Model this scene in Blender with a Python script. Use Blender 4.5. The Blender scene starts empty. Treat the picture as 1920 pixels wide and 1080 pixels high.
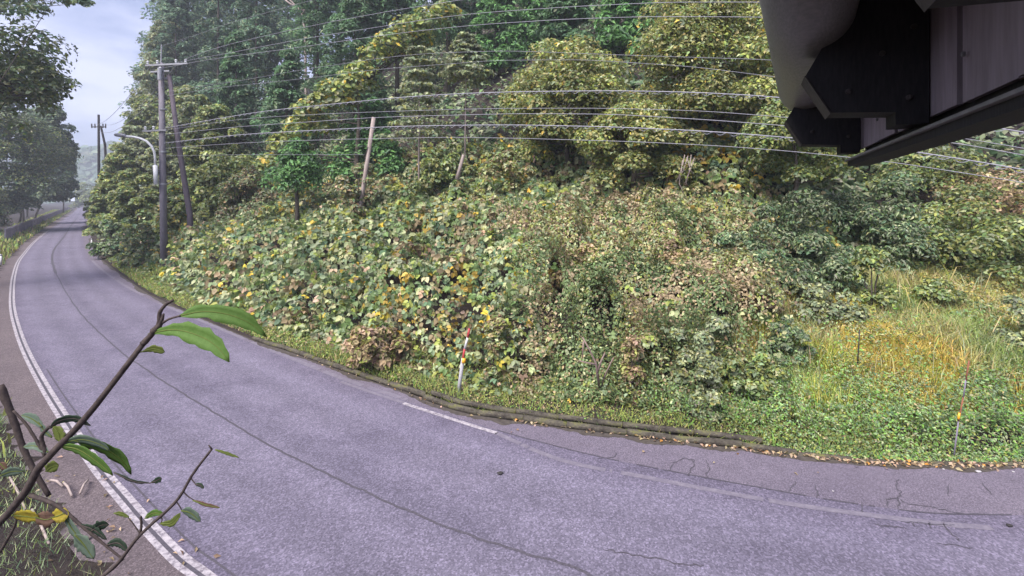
import bpy, math, numpy as np
from mathutils import Vector
R = math.radians
sc = bpy.context.scene
col = sc.collection

# ------------------------------------------------------------------ camera, sky, sun, exposure
FPX, CX, HY, CAMZ = 900.0, 960.0, 372.0, 5.0
cam = bpy.data.objects.new('camera', bpy.data.cameras.new('camera'))
col.objects.link(cam); sc.camera = cam
cam.location = (0, 0, CAMZ); cam.rotation_euler = (R(90), 0, 0)
cam.data.sensor_width = 36.0; cam.data.lens = FPX / 1920 * 36.0
cam.data.shift_y = -(540 - HY) / 1920.0
cam.data.clip_start = 0.05; cam.data.clip_end = 3000

SUN_EL, SUN_AZ = 52.0, -142.0            # azimuth from +Y, clockwise
w = bpy.data.worlds.new('World'); sc.world = w; w.use_nodes = True
nt = w.node_tree; nd = nt.nodes; lk = nt.links; nd.clear()
wo = nd.new('ShaderNodeOutputWorld'); bg = nd.new('ShaderNodeBackground'); bg.inputs['Strength'].default_value = 0.10
sky = nd.new('ShaderNodeTexSky'); sky.sky_type = 'NISHITA'; sky.sun_disc = False
sky.sun_elevation = R(SUN_EL); sky.sun_rotation = R(SUN_AZ)
tc = nd.new('ShaderNodeTexCoord'); mp = nd.new('ShaderNodeMapping'); mp.inputs['Scale'].default_value = (1, 1, 2.6)
nz = nd.new('ShaderNodeTexNoise'); nz.inputs['Scale'].default_value = 4.6; nz.inputs['Detail'].default_value = 6; nz.inputs['Roughness'].default_value = 0.55
cr = nd.new('ShaderNodeValToRGB'); cr.color_ramp.elements[0].position = 0.40; cr.color_ramp.elements[1].position = 0.62
cr.color_ramp.elements[0].color = (0.56, 0.65, 1.10, 1); cr.color_ramp.elements[1].color = (1.48, 1.48, 1.98, 1)
mx = nd.new('ShaderNodeMixRGB'); mx.inputs[0].default_value = 0.9
lk.new(tc.outputs['Generated'], mp.inputs['Vector']); lk.new(mp.outputs[0], nz.inputs['Vector'])
lk.new(nz.outputs['Fac'], cr.inputs[0]); lk.new(sky.outputs[0], mx.inputs[1]); lk.new(cr.outputs[0], mx.inputs[2])
lk.new(mx.outputs[0], bg.inputs['Color']); lk.new(bg.outputs[0], wo.inputs['Surface'])

sl = bpy.data.lights.new('sun', 'SUN'); sl.energy = 1.5; sl.angle = R(35); sl.color = (1.0, 0.955, 0.88)
so = bpy.data.objects.new('sun', sl); col.objects.link(so)
az = R(SUN_AZ); el = R(SUN_EL)
sdir = Vector((math.sin(az) * math.cos(el), math.cos(az) * math.cos(el), math.sin(el)))
so.rotation_euler = sdir.to_track_quat('Z', 'Y').to_euler()
sc.view_settings.view_transform = 'Standard'; sc.view_settings.look = 'None'
sc.view_settings.gamma = 1.0; sc.view_settings.exposure = 2.5
sc.cycles.max_bounces = 6; sc.cycles.diffuse_bounces = 3; sc.cycles.transmission_bounces = 3
sc.cycles.glossy_bounces = 2; sc.cycles.volume_bounces = 0; sc.cycles.use_denoising = True; sc.cycles.use_adaptive_sampling = True; sc.cycles.adaptive_threshold = .02

# ------------------------------------------------------------------ helpers
rng = np.random.default_rng(7)
def A(*a): return np.array(a, float)
def nrm(v): return v / np.maximum(np.linalg.norm(v, axis=-1, keepdims=True), 1e-9)
def P(px, py, Y): return A((px - CX) / FPX * Y, Y, CAMZ + (HY - py) / FPX * Y)
def G(px, py, z=0.0):
    Y = (CAMZ - z) * FPX / (py - HY); return A((px - CX) / FPX * Y, Y, z)
def hsh(i, j, s):
    n = (i.astype(np.int64) * 374761393 + j.astype(np.int64) * 668265263 + s * 974711) & 0x7fffffff
    n = ((n ^ (n >> 13)) * 1274126177) & 0x7fffffff
    return ((n ^ (n >> 16)) & 0xffff) / 65535.0
def vnoise(x, y, s=0):
    x = np.asarray(x, float); y = np.asarray(y, float)
    i = np.floor(x); j = np.floor(y); u = x - i; v = y - j
    u = u * u * (3 - 2 * u); v = v * v * (3 - 2 * v)
    a = hsh(i, j, s); b = hsh(i + 1, j, s); c = hsh(i, j + 1, s); d = hsh(i + 1, j + 1, s)
    return (a * (1 - u) + b * u) * (1 - v) + (c * (1 - u) + d * u) * v
def fbm(x, y, s=0): return (vnoise(x, y, s) + .5 * vnoise(2 * x, 2 * y, s + 1) + .25 * vnoise(4 * x, 4 * y, s + 2)) / 1.75
def sstep(x, a, b):
    t = np.clip((x - a) / (b - a), 0, 1); return t * t * (3 - 2 * t)

def new_obj(name, data, parent=None, loc=None, **props):
    o = bpy.data.objects.new(name, data); col.objects.link(o)
    if parent is not None: o.parent = parent
    if loc is not None: o.location = [float(v) for v in loc]
    for k, v in props.items(): o[k] = v
    return o
def thing(name, label, cat, loc=(0, 0, 0), group=None):
    o = new_obj(name, None, loc=loc, label=label, category=cat)
    o.empty_display_size = .2
    if group: o['group'] = group
    return o
def mesh(name, V, F, mat=None, smooth=False, colors=None):
    """V (n,3); F a numpy array (m,3|4) or a list of such arrays / lists"""
    me = bpy.data.meshes.new(name)
    V = np.asarray(V, np.float32)
    if isinstance(F, np.ndarray):
        n, k = F.shape
        me.vertices.add(len(V)); me.vertices.foreach_set('co', V.ravel())
        me.loops.add(n * k); me.loops.foreach_set('vertex_index', F.astype(np.int32).ravel())
        me.polygons.add(n); me.polygons.foreach_set('loop_start', np.arange(0, n * k, k, dtype=np.int32))
        me.update(calc_edges=True)
    else:
        me.from_pydata(V.tolist(), [], [list(map(int, f)) for f in F])
    if colors is not None:
        c = np.ones((len(V), 4), np.float32); c[:, :3] = colors
        at = me.color_attributes.new('Col', 'FLOAT_COLOR', 'POINT'); at.data.foreach_set('color', c.ravel())
    if smooth: me.polygons.foreach_set('use_smooth', [True] * len(me.polygons))
    if mat is not None: me.materials.append(mat)
    me.validate()
    return me
class MB:
    """collects verts and faces for one mesh"""
    def __init__(s): s.V = []; s.F = []; s.n = 0
    def add(s, V, F):
        V = [list(map(float, v)) for v in V]
        s.F += [[i + s.n for i in f] for f in F]; s.V += V; s.n += len(V); return s
    def tube(s, pts, rad, sides=7, cap=True, wob=0.0, rs=None):
        pts = np.array(pts, float); n = len(pts); rad = np.broadcast_to(np.array(rad, float), (n,))
        V = []; ref = A(0.31, 0.52, 0.79)
        for i in range(n):
            t = nrm(pts[min(i + 1, n - 1)] - pts[max(i - 1, 0)])
            a = np.cross(t, ref); a = nrm(a) if np.linalg.norm(a) > 1e-3 else nrm(np.cross(t, A(1, 0, 0))); b = np.cross(t, a)
            for k in range(sides):
                th = 2 * math.pi * k / sides; r = rad[i] * (1 + (wob * (rs.random() - .5) if wob else 0))
                V.append(pts[i] + (a * math.cos(th) + b * math.sin(th)) * r)
        F = []
        for i in range(n - 1):
            for k in range(sides):
                k2 = (k + 1) % sides
                F.append([i * sides + k, i * sides + k2, (i + 1) * sides + k2, (i + 1) * sides + k])
        if cap: F.append(list(range(sides))[::-1]); F.append([(n - 1) * sides + k for k in range(sides)])
        return s.add(V, F)
    def box(s, c, h, ax=None):
        """centre, half sizes, optional axes (3 rows)"""
        ax = np.eye(3) if ax is None else np.array(ax, float); c = np.array(c, float)
        V = [c + ax[0] * h[0] * i + ax[1] * h[1] * j + ax[2] * h[2] * k for i in (-1, 1) for j in (-1, 1) for k in (-1, 1)]
        return s.add(V, [[0, 1, 3, 2], [4, 6, 7, 5], [0, 4, 5, 1], [2, 3, 7, 6], [0, 2, 6, 4], [1, 5, 7, 3]])
    def prism(s, prof, t0, t1, fn):
        """prof: 2-D outline; fn(a,b,t) -> point; extruded from t0 to t1"""
        n = len(prof); V = [fn(a, b, t0) for a, b in prof] + [fn(a, b, t1) for a, b in prof]
        F = [list(range(n))[::-1], [n + i for i in range(n)]] + [[i, (i + 1) % n, n + (i + 1) % n, n + i] for i in range(n)]
        return s.add(V, F)
    def build(s, name, mat, parent=None, smooth=False, loc=None, **props):
        o = np.zeros(3) if loc is None else np.array(loc, float)
        me = mesh(name, np.array(s.V) - (o if parent is None else 0), s.F, mat, smooth)
        return new_obj(name, me, parent, loc if parent is None else None, **props)

# ------------------------------------------------------------------ materials
def mat(name, build, **kw):
    m = bpy.data.materials.new(name); m.use_nodes = True; n = m.node_tree.nodes; n.clear()
    out = n.new('ShaderNodeOutputMaterial'); bs = n.new('ShaderNodeBsdfPrincipled')
    m.node_tree.links.new(bs.outputs[0], out.inputs['Surface'])
    bs.inputs['Roughness'].default_value = kw.get('rough', .8)
    bs.inputs['Specular IOR Level'].default_value = kw.get('spec', .3)
    build(m.node_tree, bs, out); return m
def N(t, typ, **inp):
    n = t.nodes.new(typ)
    for k, v in inp.items():
        k = k.replace('_', ' ')
        if k in n.inputs: n.inputs[k].default_value = v
        else: setattr(n, k.replace(' ', '_'), v)
    return n
def noise(t, scale, detail=4, rough=.6, coord='Object', stretch=None):
    c = N(t, 'ShaderNodeTexCoord'); n = N(t, 'ShaderNodeTexNoise', Scale=scale, Detail=detail, Roughness=rough)
    if stretch:
        m = N(t, 'ShaderNodeMapping', Scale=stretch); t.links.new(c.outputs[coord], m.inputs['Vector']); t.links.new(m.outputs[0], n.inputs['Vector'])
    else: t.links.new(c.outputs[coord], n.inputs['Vector'])
    return n.outputs['Fac']
def ramp(t, fac, stops):
    r = N(t, 'ShaderNodeValToRGB'); e = r.color_ramp.elements
    while len(e) < len(stops): e.new(.5)
    for i, (p, c) in enumerate(stops): e[i].position = p; e[i].color = (*c, 1)
    t.links.new(fac, r.inputs[0]); return r.outputs[0]
def mixc(t, fac, a, b, mode='MIX'):
    m = N(t, 'ShaderNodeMixRGB', blend_type=mode)
    for i, v in ((0, fac), (1, a), (2, b)):
        if hasattr(v, 'is_linked'): t.links.new(v, m.inputs[i])
        else: m.inputs[i].default_value = v if i == 0 else (*v, 1)
    return m.outputs[0]
def bump(t, bs, h, strength=.4, dist=.02):
    b = N(t, 'ShaderNodeBump', Strength=strength, Distance=dist); t.links.new(h, b.inputs['Height']); t.links.new(b.outputs[0], bs.inputs['Normal'])
def simple(name, c1, c2, scale=6, rough=.8, spec=.3, bmp=.3, dist=.01, stretch=None, metal=0):
    def f(t, bs, out):
        n = noise(t, scale, 5, .65, stretch=stretch)
        t.links.new(ramp(t, n, [(.3, c1), (.7, c2)]), bs.inputs['Base Color']); bump(t, bs, n, bmp, dist)
        bs.inputs['Metallic'].default_value = metal
    return mat(name, f, rough=rough, spec=spec)
def leaf_mat(name, transl=.22, rough=.55, spec=.35):
    m = bpy.data.materials.new(name); m.use_nodes = True; t = m.node_tree; t.nodes.clear()
    out = N(t, 'ShaderNodeOutputMaterial'); bs = N(t, 'ShaderNodeBsdfPrincipled', Roughness=rough); bs.inputs['Specular IOR Level'].default_value = spec
    at = N(t, 'ShaderNodeVertexColor', layer_name='Col'); tr = N(t, 'ShaderNodeBsdfTranslucent'); mx = N(t, 'ShaderNodeMixShader'); mx.inputs[0].default_value = transl
    t.links.new(at.outputs[0], bs.inputs['Base Color']); t.links.new(at.outputs[0], tr.inputs['Color'])
    t.links.new(bs.outputs[0], mx.inputs[1]); t.links.new(tr.outputs[0], mx.inputs[2]); t.links.new(mx.outputs[0], out.inputs['Surface'])
    return m
M = {}
M['leaf'] = leaf_mat('leaf', .34); M['grass'] = leaf_mat('grass_blade', .2, .7, .2)
def asphalt(c1, c2, cs, wear=False):
    def f(t, bs, out):
        big = noise(t, .22, 4, .6); mid = noise(t, 2.2, 5, .7); fine = noise(t, 38, 3, .75)
        base = ramp(t, big, [(.3, c1), (.72, c2)])
        base = mixc(t, .28, base, ramp(t, mid, [(.3, (.6, .6, .6)), (.7, (1.3, 1.3, 1.3))]), 'MULTIPLY')
        v = N(t, 'ShaderNodeTexVoronoi', Scale=cs); c = N(t, 'ShaderNodeTexCoord'); t.links.new(c.outputs['Object'], v.inputs['Vector'])
        chip = ramp(t, v.outputs['Color'], [(.15, (.55, .55, .56)), (.6, (1, 1, 1)), (.95, (1.75, 1.72, 1.75))])
        base = mixc(t, .75, base, chip, 'MULTIPLY')
        base = mixc(t, .5, base, ramp(t, fine, [(.3, (.62, .62, .62)), (.7, (1.36, 1.36, 1.36))]), 'MULTIPLY')
        if wear:
            at = N(t, 'ShaderNodeVertexColor', layer_name='Col'); sp = N(t, 'ShaderNodeSeparateColor'); t.links.new(at.outputs[0], sp.inputs[0])
            wob = noise(t, .6, 3, .6); ad = N(t, 'ShaderNodeMath', operation='MULTIPLY_ADD'); t.links.new(wob, ad.inputs[0]); ad.inputs[1].default_value = .09; t.links.new(sp.outputs[0], ad.inputs[2])
            base = mixc(t, 1.0, base, ramp(t, ad.outputs[0], [(.04, (.80, .78, .80)), (.16, (1.1, 1.1, 1.1)), (.28, (.93, .93, .93)), (.40, (1.1, 1.1, 1.1)), (.53, (.86, .86, .87)), (.64, (1.1, 1.1, 1.1)), (.76, (.95, .95, .95)), (.88, (1.14, 1.14, 1.14)), (1.0, (.92, .9, .92))]), 'MULTIPLY')
            st = noise(t, .45, 6, .7, stretch=(1, 1.6, 1)); base = mixc(t, .5, base, ramp(t, st, [(.36, (.72, .71, .74)), (.46, (1, 1, 1)), (.7, (1.1, 1.1, 1.08))]), 'MULTIPLY')
        t.links.new(base, bs.inputs['Base Color']); bump(t, bs, fine, .5, .012)
    return f
M['asphalt'] = mat('asphalt', asphalt((.120, .106, .150), (.152, .135, .184), 40, True), rough=.85, spec=.25)
M['shoulder'] = mat('shoulder_asphalt', asphalt((.122, .103, .138), (.157, .134, .168), 70), rough=.88, spec=.2)
M['near_shoulder'] = mat('near_shoulder', asphalt((.100, .080, .090), (.140, .112, .118), 55), rough=.9, spec=.2)
def paint_f(t, bs, out):
    n = noise(t, 9, 6, .75)
    t.links.new(ramp(t, n, [(.40, (.15, .13, .155)), (.50, (.30, .27, .30)), (.68, (.44, .40, .425))]), bs.inputs['Base Color'])
M['paint'] = mat('worn_road_paint', paint_f, rough=.75)
def paint2_f(t, bs, out):
    n = noise(t, 7, 6, .8)
    t.links.new(ramp(t, n, [(.45, (.135, .118, .155)), (.66, (.20, .178, .215))]), bs.inputs['Base Color'])
M['paint_faded'] = mat('faded_road_paint', paint2_f, rough=.8)
M['crack'] = simple('road_crack', (.045, .04, .05), (.095, .084, .108), 30)
def soil_f(t, bs, out):
    n = noise(t, .8, 6, .7); f2 = noise(t, 14, 5, .7)
    b = ramp(t, n, [(.3, (.022, .018, .020)), (.6, (.045, .035, .032)), (.75, (.045, .046, .026))])
    b = mixc(t, .6, b, ramp(t, f2, [(.3, (.55, .55, .55)), (.7, (1.4, 1.4, 1.4))]), 'MULTIPLY')
    t.links.new(b, bs.inputs['Base Color']); bump(t, bs, f2, .8, .05)
M['soil'] = mat('forest_soil', soil_f, rough=.95, spec=.1)
def moss_f(t, bs, out):
    n = noise(t, 3, 5, .7); f2 = noise(t, 25, 4, .7)
    b = ramp(t, n, [(.36, (.040, .034, .031)), (.54, (.095, .084, .068)), (.66, (.125, .125, .042))])
    b = mixc(t, .6, b, ramp(t, f2, [(.3, (.5, .5, .5)), (.7, (1.4, 1.4, 1.4))]), 'MULTIPLY')
    t.links.new(b, bs.inputs['Base Color']); bump(t, bs, f2, .7, .02)
M['kerb'] = mat('mossy_concrete', moss_f, rough=.95, spec=.1)
M['bark'] = simple('bark', (.055, .045, .04), (.12, .10, .085), 9, .9, .15, .6, .03, (1, 1, .25))
M['pale_bark'] = simple('pale_bark', (.22, .17, .16), (.40, .33, .31), 7, .85, .15, .5, .02, (1, 1, .2))
M['brown_bark'] = simple('brown_bark', (.14, .10, .09), (.26, .19, .17), 9, .85, .15, .5, .02, (1, 1, .3))
M['twig'] = simple('twig_bark', (.035, .026, .028), (.085, .065, .058), 60, .8, .2, .5, .003)
M['concrete'] = simple('pole_concrete', (.15, .135, .16), (.23, .21, .25), 5, .85, .2, .3, .01, (1, 1, .3))
M['old_concrete'] = simple('strut_concrete', (.11, .09, .11), (.17, .14, .17), 5, .85, .2, .3, .01, (1, 1, .3))
M['galv'] = simple('galvanised_steel', (.24, .24, .27), (.36, .36, .40), 14, .5, .5, .1, .003, None, .3)
M['insul'] = simple('white_porcelain', (.55, .55, .58), (.7, .7, .74), 8, .35, .5)
M['wire'] = simple('wire_sheath', (.22, .215, .26), (.32, .31, .37), 3, .6, .4)
M['wire_dim'] = simple('dim_wire_sheath', (.20, .20, .24), (.30, .29, .34), 3, .6, .4)
M['brown_metal'] = simple('brown_gutter_paint', (.13, .128, .118), (.23, .222, .205), 40, .45, .5, .4, .003, (1, 1, 12))
M['black_wood'] = simple('black_stained_timber', (.018, .017, .019), (.032, .030, .033), 22, .8, .2, .3, .004, (6, 6, 1))
M['board'] = simple('weathered_brown_board', (.20, .165, .18), (.31, .26, .28), 26, .85, .2, .35, .004, (1, 1, .12))
M['flashing'] = simple('grey_flashing', (.13, .125, .13), (.22, .21, .21), 18, .6, .4, .2, .002)
M['fence'] = simple('weathered_fence', (.15, .13, .18), (.26, .23, .29), 4, .85, .2, .3, .01)
M['red'] = simple('red_paint', (.34, .035, .04), (.46, .07, .075), 30, .5, .4)
M['white_paint'] = simple('white_paint', (.46, .44, .47), (.64, .62, .64), 25, .6, .4)
M['grey_paint'] = simple('weathered_white_paint', (.27, .26, .28), (.40, .385, .41), 25, .7, .3)
M['orange'] = simple('amber_reflector', (.75, .32, .02), (.85, .45, .05), 20, .3, .5)
M['rust'] = simple('rusty_steel', (.16, .05, .035), (.30, .12, .07), 40, .8, .3)
M['dark_steel'] = simple('dark_steel', (.03, .025, .025), (.06, .05, .05), 20, .7, .3)
M['sign'] = simple('pale_sign_face', (.55, .60, .75), (.62, .66, .80), 3, .5, .4)
M['stone'] = simple('pebble', (.30, .28, .30), (.48, .45, .47), 20, .8)
M['clod'] = simple('dark_clod', (.02, .018, .02), (.05, .045, .045), 30, .9)

# ------------------------------------------------------------------ road lines, traced on the ground
def cat(pts, n):
    """resample a polyline (Catmull-Rom) to n points, even in sqrt-depth arc"""
    p = np.array(pts, float); q = np.vstack([2 * p[0] - p[1], p, 2 * p[-1] - p[-2]]); out = []
    for i in range(1, len(q) - 2):
        for t in np.linspace(0, 1, 12, endpoint=False):
            a, b, c, d = q[i - 1], q[i], q[i + 1], q[i + 2]
            out.append(.5 * (2 * b + (c - a) * t + (2 * a - 5 * b + 4 * c - d) * t * t + (3 * b - a - 3 * c + d) * t ** 3))
    out.append(p[-1]); out = np.array(out)
    L = np.linalg.norm(np.diff(out, axis=0), axis=1); dist = np.linalg.norm(out[:-1, :2], axis=1)
    s = np.concatenate([[0], np.cumsum(L / np.maximum(dist, 3))]); u = np.linspace(0, s[-1], n)
    return np.stack([np.interp(u, s, out[:, k]) for k in range(3)], 1)
FARPT = A(-262, 290, 0)
def trace(pix, tail=None, head=None):
    g = [G(*p) for p in pix]
    if head is not None: g = [np.array(head, float)] + g
    if tail is not None: g = g + [np.array(t, float) for t in tail]
    return np.array(g)
near_px = [(144, 392), (122, 408), (100, 425), (67, 451), (44, 477), (33, 493), (25, 520), (22, 554), (24, 585), (36, 629), (54, 672), (86, 731), (123, 790), (177, 870), (231, 935), (279, 991), (333, 1047), (376, 1080)]
mid_px = [(157, 395), (137, 418), (120, 444), (105, 462), (98, 477), (100, 499), (115, 532), (150, 586), (215, 650), (258, 682), (322, 725), (403, 774), (483, 822), (558, 862), (631, 897), (760, 956), (900, 1010), (1006, 1044), (1107, 1079)]
edge_px = [(166, 400), (160, 430), (157, 455), (163, 477), (185, 503), (230, 535), (290, 566), (350, 592), (440, 630), (540, 672), (640, 712), (760, 752), (930, 806), (1040, 836), (1130, 858), (1270, 886), (1400, 910), (1560, 938), (1680, 955), (1760, 963), (1920, 966)]
kerb_px = [(174, 400), (172, 432), (171, 455), (178, 468), (189, 484), (220, 509), (249, 531), (275, 549), (304, 563), (333, 577), (400, 606), (462, 632), (494, 645), (541, 659), (600, 681), (672, 706), (728, 725), (769, 738), (812, 756), (869, 774), (947, 787), (1067, 804), (1150, 814), (1250, 826), (1358, 838), (1442, 848), (1500, 855), (1611, 867), (1713, 871), (1811, 873), (1920, 873)]
verge_px = [(140, 391), (115, 407), (90, 424), (55, 450), (30, 474), (8, 500), (-25, 540), (-40, 600), (-20, 680), (25, 770), (75, 860), (130, 950), (200, 1040), (235, 1080)]
NS = 220
near_l = cat(trace(near_px, [(-2.6, 5.45, 0), (1.5, 3.2, 0), (12, .6, 0), (30, -.5, 0)], FARPT + A(-1.5, -1.6, 0)), NS)
edge_l = cat(trace(edge_px, [(14, 7.5, 0), (32, 8.2, 0)], FARPT + A(1.6, 1.6, 0)), NS)
kerb_l = cat(trace(kerb_px, [(14, 9.3, 0), (32, 10.2, 0)], FARPT + A(2.4, 2.4, 0)), 260)
verge_l = cat(trace(verge_px, [(-3.6, 5.35, 0), (.2, 2.7, 0), (11, -.4, 0), (30, -1.8, 0)], FARPT + A(-2.2, -2.3, 0)), NS)
mid_l = cat(trace(mid_px, [(1.6, 5.4, 0), (5, 4.6, 0)]), NS)
def sdist(X, Y, line):
    """signed distance to a polyline running from far left to right; positive on the hill side"""
    X = np.asarray(X, float); Y = np.asarray(Y, float); p = np.stack([X.ravel(), Y.ravel()], 1); best = np.full(len(p), 1e9); sg = np.ones(len(p))
    L = line[:, :2]
    for i in range(len(L) - 1):
        a = L[i]; d = L[i + 1] - a; l2 = d @ d
        if l2 < 1e-9: continue
        t = np.clip(((p - a) @ d) / l2, 0, 1); v = p - a - t[:, None] * d; dd = np.hypot(v[:, 0], v[:, 1])
        m = dd < best; best[m] = dd[m]; sg[m] = np.sign(d[0] * (p[m, 1] - a[1]) - d[1] * (p[m, 0] - a[0]))
    return (best * np.where(sg == 0, 1, sg)).reshape(X.shape)
KS = kerb_l[::2]
def cached(line):
    x0, y0, st = -64.0, -4.0, .3; nx_, ny_ = 300, 230
    g = sdist(*np.meshgrid(x0 + st * np.arange(nx_), y0 + st * np.arange(ny_)), line)
    def f(X, Y):
        X = np.asarray(X, float); Y = np.asarray(Y, float); u = (X - x0) / st; v = (Y - y0) / st
        ok = (u >= 0) & (v >= 0) & (u < nx_ - 1.01) & (v < ny_ - 1.01); i = np.clip(u.astype(int), 0, nx_ - 2); j = np.clip(v.astype(int), 0, ny_ - 2); a = u - i; b = v - j
        out = (g[j, i] * (1 - a) + g[j, i + 1] * a) * (1 - b) + (g[j + 1, i] * (1 - a) + g[j + 1, i + 1] * a) * b
        if not ok.all(): out = np.where(ok, out, sdist(X, Y, line[::3])) if out.ndim == 0 else out; 
        if out.ndim and not ok.all(): out[~ok] = sdist(X[~ok], Y[~ok], line[::3])
        return out
    return f
kdist = cached(KS); vdist = cached(verge_l[::2])
def pxof(X, Y): return CX + FPX * np.asarray(X) / np.maximum(np.asarray(Y), .5)
def terr_d(X, Y, d):
    px = pxof(X, Y); Yc = np.asarray(Y)
    s1 = np.interp(px, [100, 300, 450, 900, 1300, 1500, 1900], [.75, .62, .50, .44, .36, .28, .30])
    db = np.interp(px, [100, 300, 450, 900, 1300, 1500, 1900], [30, 18, 12, 12, 9, 8, 7.5])
    dd = np.maximum(d - .9, 0); s2 = .95
    h = np.where(dd < db, s1 * dd, s1 * db + s2 * (dd - db))
    h = np.minimum(h, 70 + .1 * h); cap = np.interp(px, [150, 175, 215, 250, 300, 400], [1, 3, 8, 14, 24, 45]); h = np.where(Yc > 62, np.minimum(h, cap), h); h = np.where(Yc > 190, np.minimum(h, .4), h)
    h = h + .10 * sstep(d, .1, .6) + np.where(d > .8, .5 * (fbm(np.asarray(X) * .35, np.asarray(Y) * .35, 3) - .5) * sstep(dd, 0, 4), 0)
    return np.where(d < 0.05, -.06, h)
def terr(X, Y):
    X = np.asarray(X, float); Y = np.asarray(Y, float); z = terr_d(X, Y, kdist(X, Y))
    return z
def hit(px, py, off=0.0, y0=6, y1=90):
    """first terrain point on the camera ray through a pixel"""
    Y = np.linspace(y0, y1, 900); X = (px - CX) / FPX * Y; z = CAMZ + (HY - py) / FPX * Y; g = terr(X, Y) + off
    k = np.argmax(z <= g) if (z <= g).any() else len(Y) - 1
    return A(X[k], Y[k], g[k] - off)

# ------------------------------------------------------------------ ground and road
def axis(*segs):
    out = []
    for a, b, st in segs: out.append(np.arange(a, b, st))
    return np.concatenate(out + [[segs[-1][1]]])
gx = axis((-600, -340, 26), (-340, -60, 2.5), (-60, -30, 1.0), (-30, 22, .45), (22, 60, 2), (60, 300, 24)); gy = axis((-60, 0, 6), (0, 5, .8), (5, 34, .45), (34, 70, 1.0), (70, 340, 2.5), (340, 700, 30))
GX, GY = np.meshgrid(gx, gy); D = sdist(GX, GY, KS); GZ = terr_d(GX, GY, D)
dv = sdist(GX, GY, verge_l[::2])
GZ = np.where(dv < -.25, .03 + .10 * fbm(GX * 1.3, GY * 1.3, 9), GZ)
nx, ny = len(gx), len(gy); idx = np.arange(nx * ny).reshape(ny, nx)
F = np.stack([idx[:-1, :-1], idx[:-1, 1:], idx[1:, 1:], idx[1:, :-1]], -1).reshape(-1, 4)
new_obj('ground', mesh('ground', np.stack([GX, GY, GZ], -1).reshape(-1, 3), F, M['soil'], True), kind='structure', label='dark soil of the verge and wooded hillside')
def loft(a, b, m=1, z=0.0):
    n = len(a); V = [];
    for j in range(m + 1):
        q = a + (b - a) * j / m; q = q.copy(); q[:, 2] += z; V.append(q)
    V = np.vstack(V); i = np.arange(n - 1)
    F = np.vstack([np.stack([j * n + i, (j + 1) * n + i, (j + 1) * n + i + 1, j * n + i + 1], 1) for j in range(m)]); return V, F[:, ::-1]
def offset(line, d):
    t = nrm(np.gradient(line[:, :2], axis=0)); o = line.copy(); o[:, 0] += -t[:, 1] * d; o[:, 1] += t[:, 0] * d; return o
V, F = loft(near_l, edge_l, 12); lat = np.repeat(np.linspace(0, 1, 13), NS)[:, None] * np.ones((1, 3)); road = new_obj('road', mesh('road', V, F, M['asphalt'], False, lat), kind='structure', label='worn lavender grey asphalt road bending away')
kr = cat(kerb_l, NS); 
V, F = loft(edge_l, cat(trace(kerb_px, [(14, 9.3, 0), (32, 10.2, 0)], FARPT + A(2.4, 2.4, 0)), NS), 2); new_obj('road_shoulder', mesh('road_shoulder', V, F, M['shoulder']), kind='structure', label='smooth pinkish shoulder strip along the far kerb')
V, F = loft(offset(verge_l, -.25), near_l, 2); new_obj('footpath', mesh('footpath', V, F, M['near_shoulder']), kind='structure', label='brown purple asphalt path beside the white edge line')
def ribbon(line, d0, d1, z, name, m, parent, keep=None, **pr):
    a, b = offset(line, d0), offset(line, d1)
    V, F = loft(a, b, 1, z)
    if keep is not None:
        k = keep(line); n = len(line); F = F[[bool(k[f.min() % n]) for f in F]]
    return new_obj(name, mesh(name, V, F, m), parent, **pr)
nl = cat(near_l, 600)
nearY = lambda L: (L[:, 1] < 75) & (L[:, 1] > 3)
ribbon(nl, -.10, -.02, .005, 'edge_line', M['paint'], road, nearY)
ribbon(nl, .03, .115, .006, 'edge_line', M['paint'], road, nearY)
ribbon(nl, -.02, .03, .004, 'joint', M['crack'], road, nearY)
ribbon(nl, .22, .25, .004, 'joint', M['crack'], road, lambda L: (L[:, 1] < 14) & (L[:, 1] > 3))
ml = cat(mid_l, 700); t_ = np.arange(700)
ml[:, 0] += .05 * (fbm(t_ * .3, t_ * 0, 5) - .5); ml[:, 1] += .05 * (fbm(t_ * .3, t_ * 0 + 9, 6) - .5)
ribbon(ml, -.022, .022, .005, 'centre_joint', M['crack'], road, lambda L: L[:, 1] < 32)
ribbon(ml, -.07, .07, .005, 'centre_joint', M['crack'], road, lambda L: (L[:, 1] >= 32) & (L[:, 1] < 130))
el_ = cat(edge_l, 700); epx = lambda L: pxof(L[:, 0], L[:, 1])
ribbon(el_, -.17, -.06, .005, 'edge_line', M['paint'], road, lambda L: (epx(L) > 760) & (epx(L) < 932))
ribbon(el_, -.15, -.04, .005, 'edge_line', M['paint_faded'], road, lambda L: (epx(L) > 640) & (epx(L) <= 760))
fl = cat(trace([(930, 812), (1050, 862), (1200, 893), (1350, 922), (1480, 945), (1600, 962), (1760, 982), (1860, 990)]), 200)
ribbon(fl, -.06, .06, .005, 'edge_line', M['paint_faded'], road, lambda L: (fbm(np.arange(len(L)) * .2, np.arange(len(L)) * 0, 3) > .22))
ribbon(el_, -.012, .018, .006, 'joint', M['crack'], road, lambda L: (epx(L) > 930) & (epx(L) < 1960) & (fbm(epx(L) * .03, epx(L) * 0, 4) > .3))
ribbon(el_, .0, .16, .003, 'edge_line', M['paint_faded'], road, lambda L: (epx(L) > 170) & (epx(L) < 760) & (fbm(epx(L) * .05, epx(L) * 0, 14) > .25))
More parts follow.
